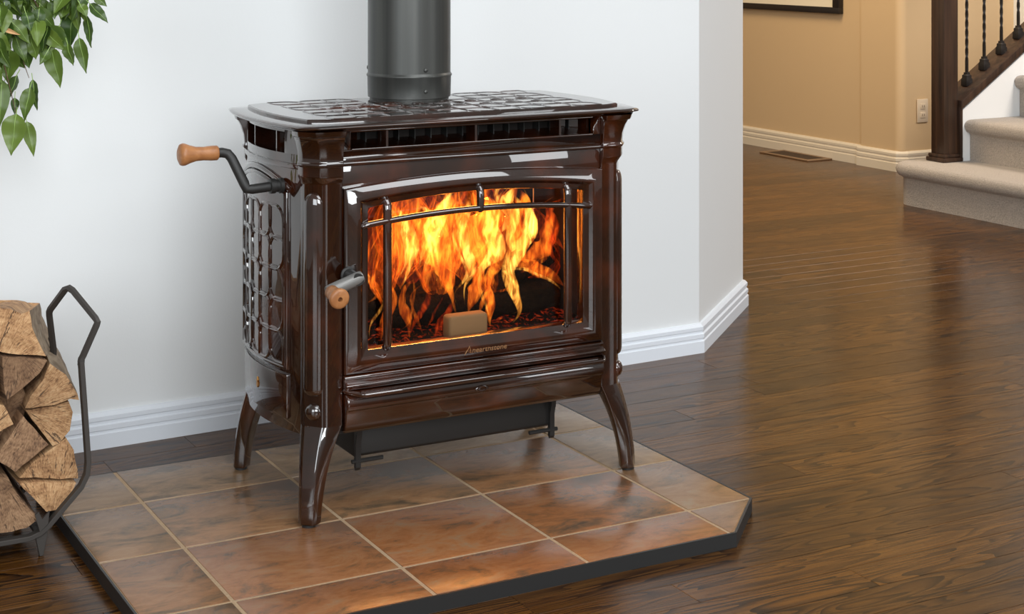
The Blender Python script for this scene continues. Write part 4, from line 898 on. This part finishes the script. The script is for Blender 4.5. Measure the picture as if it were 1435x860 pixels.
for sp in sprays:
    for i in range(2, len(sp)):
        for q in range(4 if sp[i].x > -0.62 else 2):
            b = sp[i]+Vector((rl_.uniform(-0.015, 0.015), rl_.uniform(-0.02, 0.02), rl_.uniform(-0.01, 0.01)))
            if b.z < 0.86 and b.x > -0.47: continue
            d = Vector((rl_.uniform(-0.7, 0.7), rl_.uniform(-0.5, 0.5), -rl_.uniform(0.5, 1.2))).normalized(); L = rl_.uniform(0.05, 0.075)
            tp_ = b+d*L
            if tp_.x > -0.30 or (tp_.z < 0.83 and tp_.x > -0.44): continue
            place_leaf(gen[rl_.randrange(4)], b, tp_, tocam+Vector((rl_.uniform(-0.8, 0.8), rl_.uniform(-0.4, 0.4), rl_.uniform(-0.3, 0.7))), 0.07); cnt += 1
dl = leaf_mesh(0.05, 0.012, 0.6, 0.1, 9); dl.materials.clear(); dl.materials.append(M['leaf_dead']); dl.materials.append(M['leaf_dead'])
o = place_leaf(dl, (-0.455, 0.372, 0.895), (-0.424, 0.365, 0.882), tocam, 0.05); o['label'] = 'dry tan curled leaf'
print('leaves', cnt+len(LV))

# ================================================================== STAIRS AND HALL
stair = empty('carpeted_stairs', (3.9, 1.7, 0)); tag(stair, 'flight of stairs covered in beige carpet with rounded nosings', 'stairs')
S_ = lambda p: (p[0]-3.9, p[1]-1.7, p[2])
RUN, RISE, X0 = 0.275, 0.168, 3.455
KF = 2.258        # face of the knee wall
for k in range(6):
    z1 = RISE*(k+1); z0 = RISE*k if k else 0.0; xr = X0+RUN*k
    yl = 1.05
    if k == 0:
        # rounded end beyond the newel
        def ol(off):
            r0 = 0.07; yy = 2.385+off; pts = [(xr-off, yl)]
            for i in range(7):
                a = PI/2*i/6; pts.append((xr+r0-(r0+off)*math.cos(a), 2.385-r0+(r0+off)*math.sin(a)))
            pts += [(xr+RUN+0.02, yy), (xr+RUN+0.02, yl)]; return pts
        rg = [[S_((a, b, z)) for a, b in ol(o_)] for o_, z in ((0, 0), (0, 0.105), (0.006, 0.112), (0.020, 0.118), (0.028, 0.130), (0.031, 0.142), (0.028, 0.154), (0.018, 0.164), (0.004, 0.168), (-0.03, 0.168))]
        MB().loft(rg).build('step', 'carpet', stair, smooth=50)
    else:
        zz = z1; prof = [(xr, z0-0.01), (xr, zz-0.063), (xr-0.006, zz-0.056), (xr-0.020, zz-0.050), (xr-0.028, zz-0.038), (xr-0.031, zz-0.026), (xr-0.028, zz-0.014), (xr-0.018, zz-0.004), (xr-0.004, zz), (xr+RUN+0.02, zz), (xr+RUN+0.02, z0-0.01)]
        rg = [[S_((a, yy, z)) for a, z in prof] for yy in (yl, KF-0.012)]
        cxm = xr+0.1; rg.append([S_((cxm+(a-cxm)*0.99, KF-0.002, zz-0.03+(z-zz+0.03)*0.93)) for a, z in prof])
        MB().loft(rg).build('step', 'carpet', stair, smooth=50)
kw = MB().prism([(3.688, 0.168), (3.688, 0.372), (5.1, 0.372+0.64*1.412), (5.1, 0.168)], 'y', KF, KF+0.10).build('wall_knee', 'wall'); structure(kw, 'white knee wall under the stair railing', 'wall')

rail = empty('stair_railing', (3.632, 2.29, 0.168)); tag(rail, 'dark wood stair railing with newel post and twisted iron balusters', 'railing')
Q = lambda p: (p[0]-3.61, p[1]-2.29, p[2]-0.168)
def qbox(x0, x1, y0, y1, z0, z1):
    a = Q((x0, y0, z0)); b = Q((x1, y1, z1)); return MB().box(a[0], b[0], a[1], b[1], a[2], b[2])
nw = qbox(3.575, 3.650, 2.262, 2.337, 0.169, 1.25).build('newel_post', 'walnut', rail, bevel=0.003)
qbox(3.560, 3.665, 2.247, 2.352, 0.1685, 0.186).build('plinth', 'walnut', nw, bevel=0.004); qbox(3.566, 3.659, 2.253, 2.346, 0.186, 0.200).build('plinth', 'walnut', nw, bevel=0.004)
qbox(3.560, 3.665, 2.247, 2.352, 1.25, 1.28).build('post_cap', 'walnut', nw, bevel=0.006)
qbox(3.6505, 3.664, 2.250, 2.362, 0.169, 0.388).build('end_board', 'walnut', rail, bevel=0.001)
sl = 0.64
MB().prism([(3.652, 0.378), (3.652, 0.414), (5.1, 0.414+sl*1.448), (5.1, 0.378+sl*1.448)], 'y', KF-0.014, KF+0.114).xf(lambda a, b, c: Q((a, b, c))).build('shoe_rail', 'walnut', rail, bevel=0.002)
MB().prism([(3.652, 1.14), (3.652, 1.19), (5.1, 1.19+sl*1.448), (5.1, 1.14+sl*1.448)], 'y', KF+0.02, KF+0.08).xf(lambda a, b, c: Q((a, b, c))).build('handrail', 'walnut', rail, bevel=0.008)
def baluster_mesh(h):
    mb = MB(); rings = []; n = 60
    for i in range(n+1):
        u = i/n; z = h*u; tw = 0 if z < 0.10 else min(1, (z-0.10)/(h-0.2))*PI*7
        rings.append([(0.0068*math.cos(tw+PI/4+PI/2*k), 0.0068*math.sin(tw+PI/4+PI/2*k), z) for k in range(4)])
    mb.loft(rings); return mb.mesh('baluster', smooth=40)
bme = baluster_mesh(0.735); bme.materials.append(M['baluster'])
sme = MB().loft([[(a*w_, b*w_, z) for a, b in ((-1, -1), (1, -1), (1, 1), (-1, 1))] for z, w_ in ((-0.014, 0.0165), (0.014, 0.0165), (0.020, 0.0135), (0.030, 0.0135), (0.034, 0.009), (0.042, 0.009))]).mesh('baluster_shoe', bevel=0.001); sme.materials.append(M['baluster'])
for k in range(10):
    xx = 3.757+0.096*k; z = 0.414+sl*(xx-0.016-3.652)
    b_ = put('baluster', bme, rail); b_.location = Q((xx-0.016, 2.308, z-0.004))
    s_ = put('baluster_shoe', sme, b_); s_.location = (0, 0, 0.012)

# picture on the hallway wall
pf = empty('framed_picture', (4.098, 4.08, 0.708)); tag(pf, 'dark framed picture with a cream mat on the tan hallway wall', 'picture')
fw_, fh_, bw = 1.20, 0.78, 0.030
MB().box(-0.028, 0, -0.60, 0.60, 0, bw).build('frame_rail', 'frame', pf, bevel=0.002); MB().box(-0.028, 0, -0.60, 0.60, fh_-bw, fh_).build('frame_rail', 'frame', pf, bevel=0.002)
MB().box(-0.028, 0, -0.60, -0.60+bw*1.6, bw, fh_-bw).build('frame_stile', 'frame', pf, bevel=0.002); MB().box(-0.028, 0, 0.60-bw*1.6, 0.60, bw, fh_-bw).build('frame_stile', 'frame', pf, bevel=0.002)
MB().box(-0.012, -0.002, -0.555, 0.555, bw, fh_-bw).build('mat_board', 'mat_board', pf)
MB().box(-0.0135, -0.012, -0.44, 0.44, 0.14, 0.64).build('print', 'print', pf)
# outlet
ot = empty('wall_outlet', (4.21, 3.058, 0.275)); tag(ot, 'cream electrical outlet plate on the hallway wall beside the newel post', 'outlet')
MB().box(-0.033, 0.033, -0.006, 0.0, -0.054, 0.054).build('cover_plate', 'plate', ot, bevel=0.003)
for zz in (-0.02, 0.02):
    rc = MB().box(-0.016, 0.016, -0.0085, -0.004, zz-0.014, zz+0.014).build('receptacle', 'plate', ot, bevel=0.003)
    for xx in (-0.006, 0.006): MB().box(xx-0.0015, xx+0.0015, -0.0092, -0.008, zz-0.004, zz+0.006).build('slot', 'slot', rc)
# floor register
fr = empty('floor_register', (4.005, 3.73, 0.0005)); tag(fr, 'bronze floor vent register set in the hallway floor', 'vent')
MB().box(-0.055, 0.055, -0.165, 0.165, 0.0, 0.002).build('backing', 'recess', fr)
for (a, b, c, d) in ((-0.075, 0.075, -0.19, -0.165), (-0.075, 0.075, 0.165, 0.19), (-0.075, -0.055, -0.165, 0.165), (0.055, 0.075, -0.165, 0.165)): MB().box(a, b, c, d, 0, 0.006).build('frame', 'vent_brown', fr, bevel=0.001)
slm = MB().box(-0.055, 0.055, -0.004, 0.004, 0.002, 0.005).mesh('slat'); slm.materials.append(M['vent_slat'])
for k in range(20):
    o = put('slat', slm, fr); o.location = (0, -0.157+0.0165*k, 0)
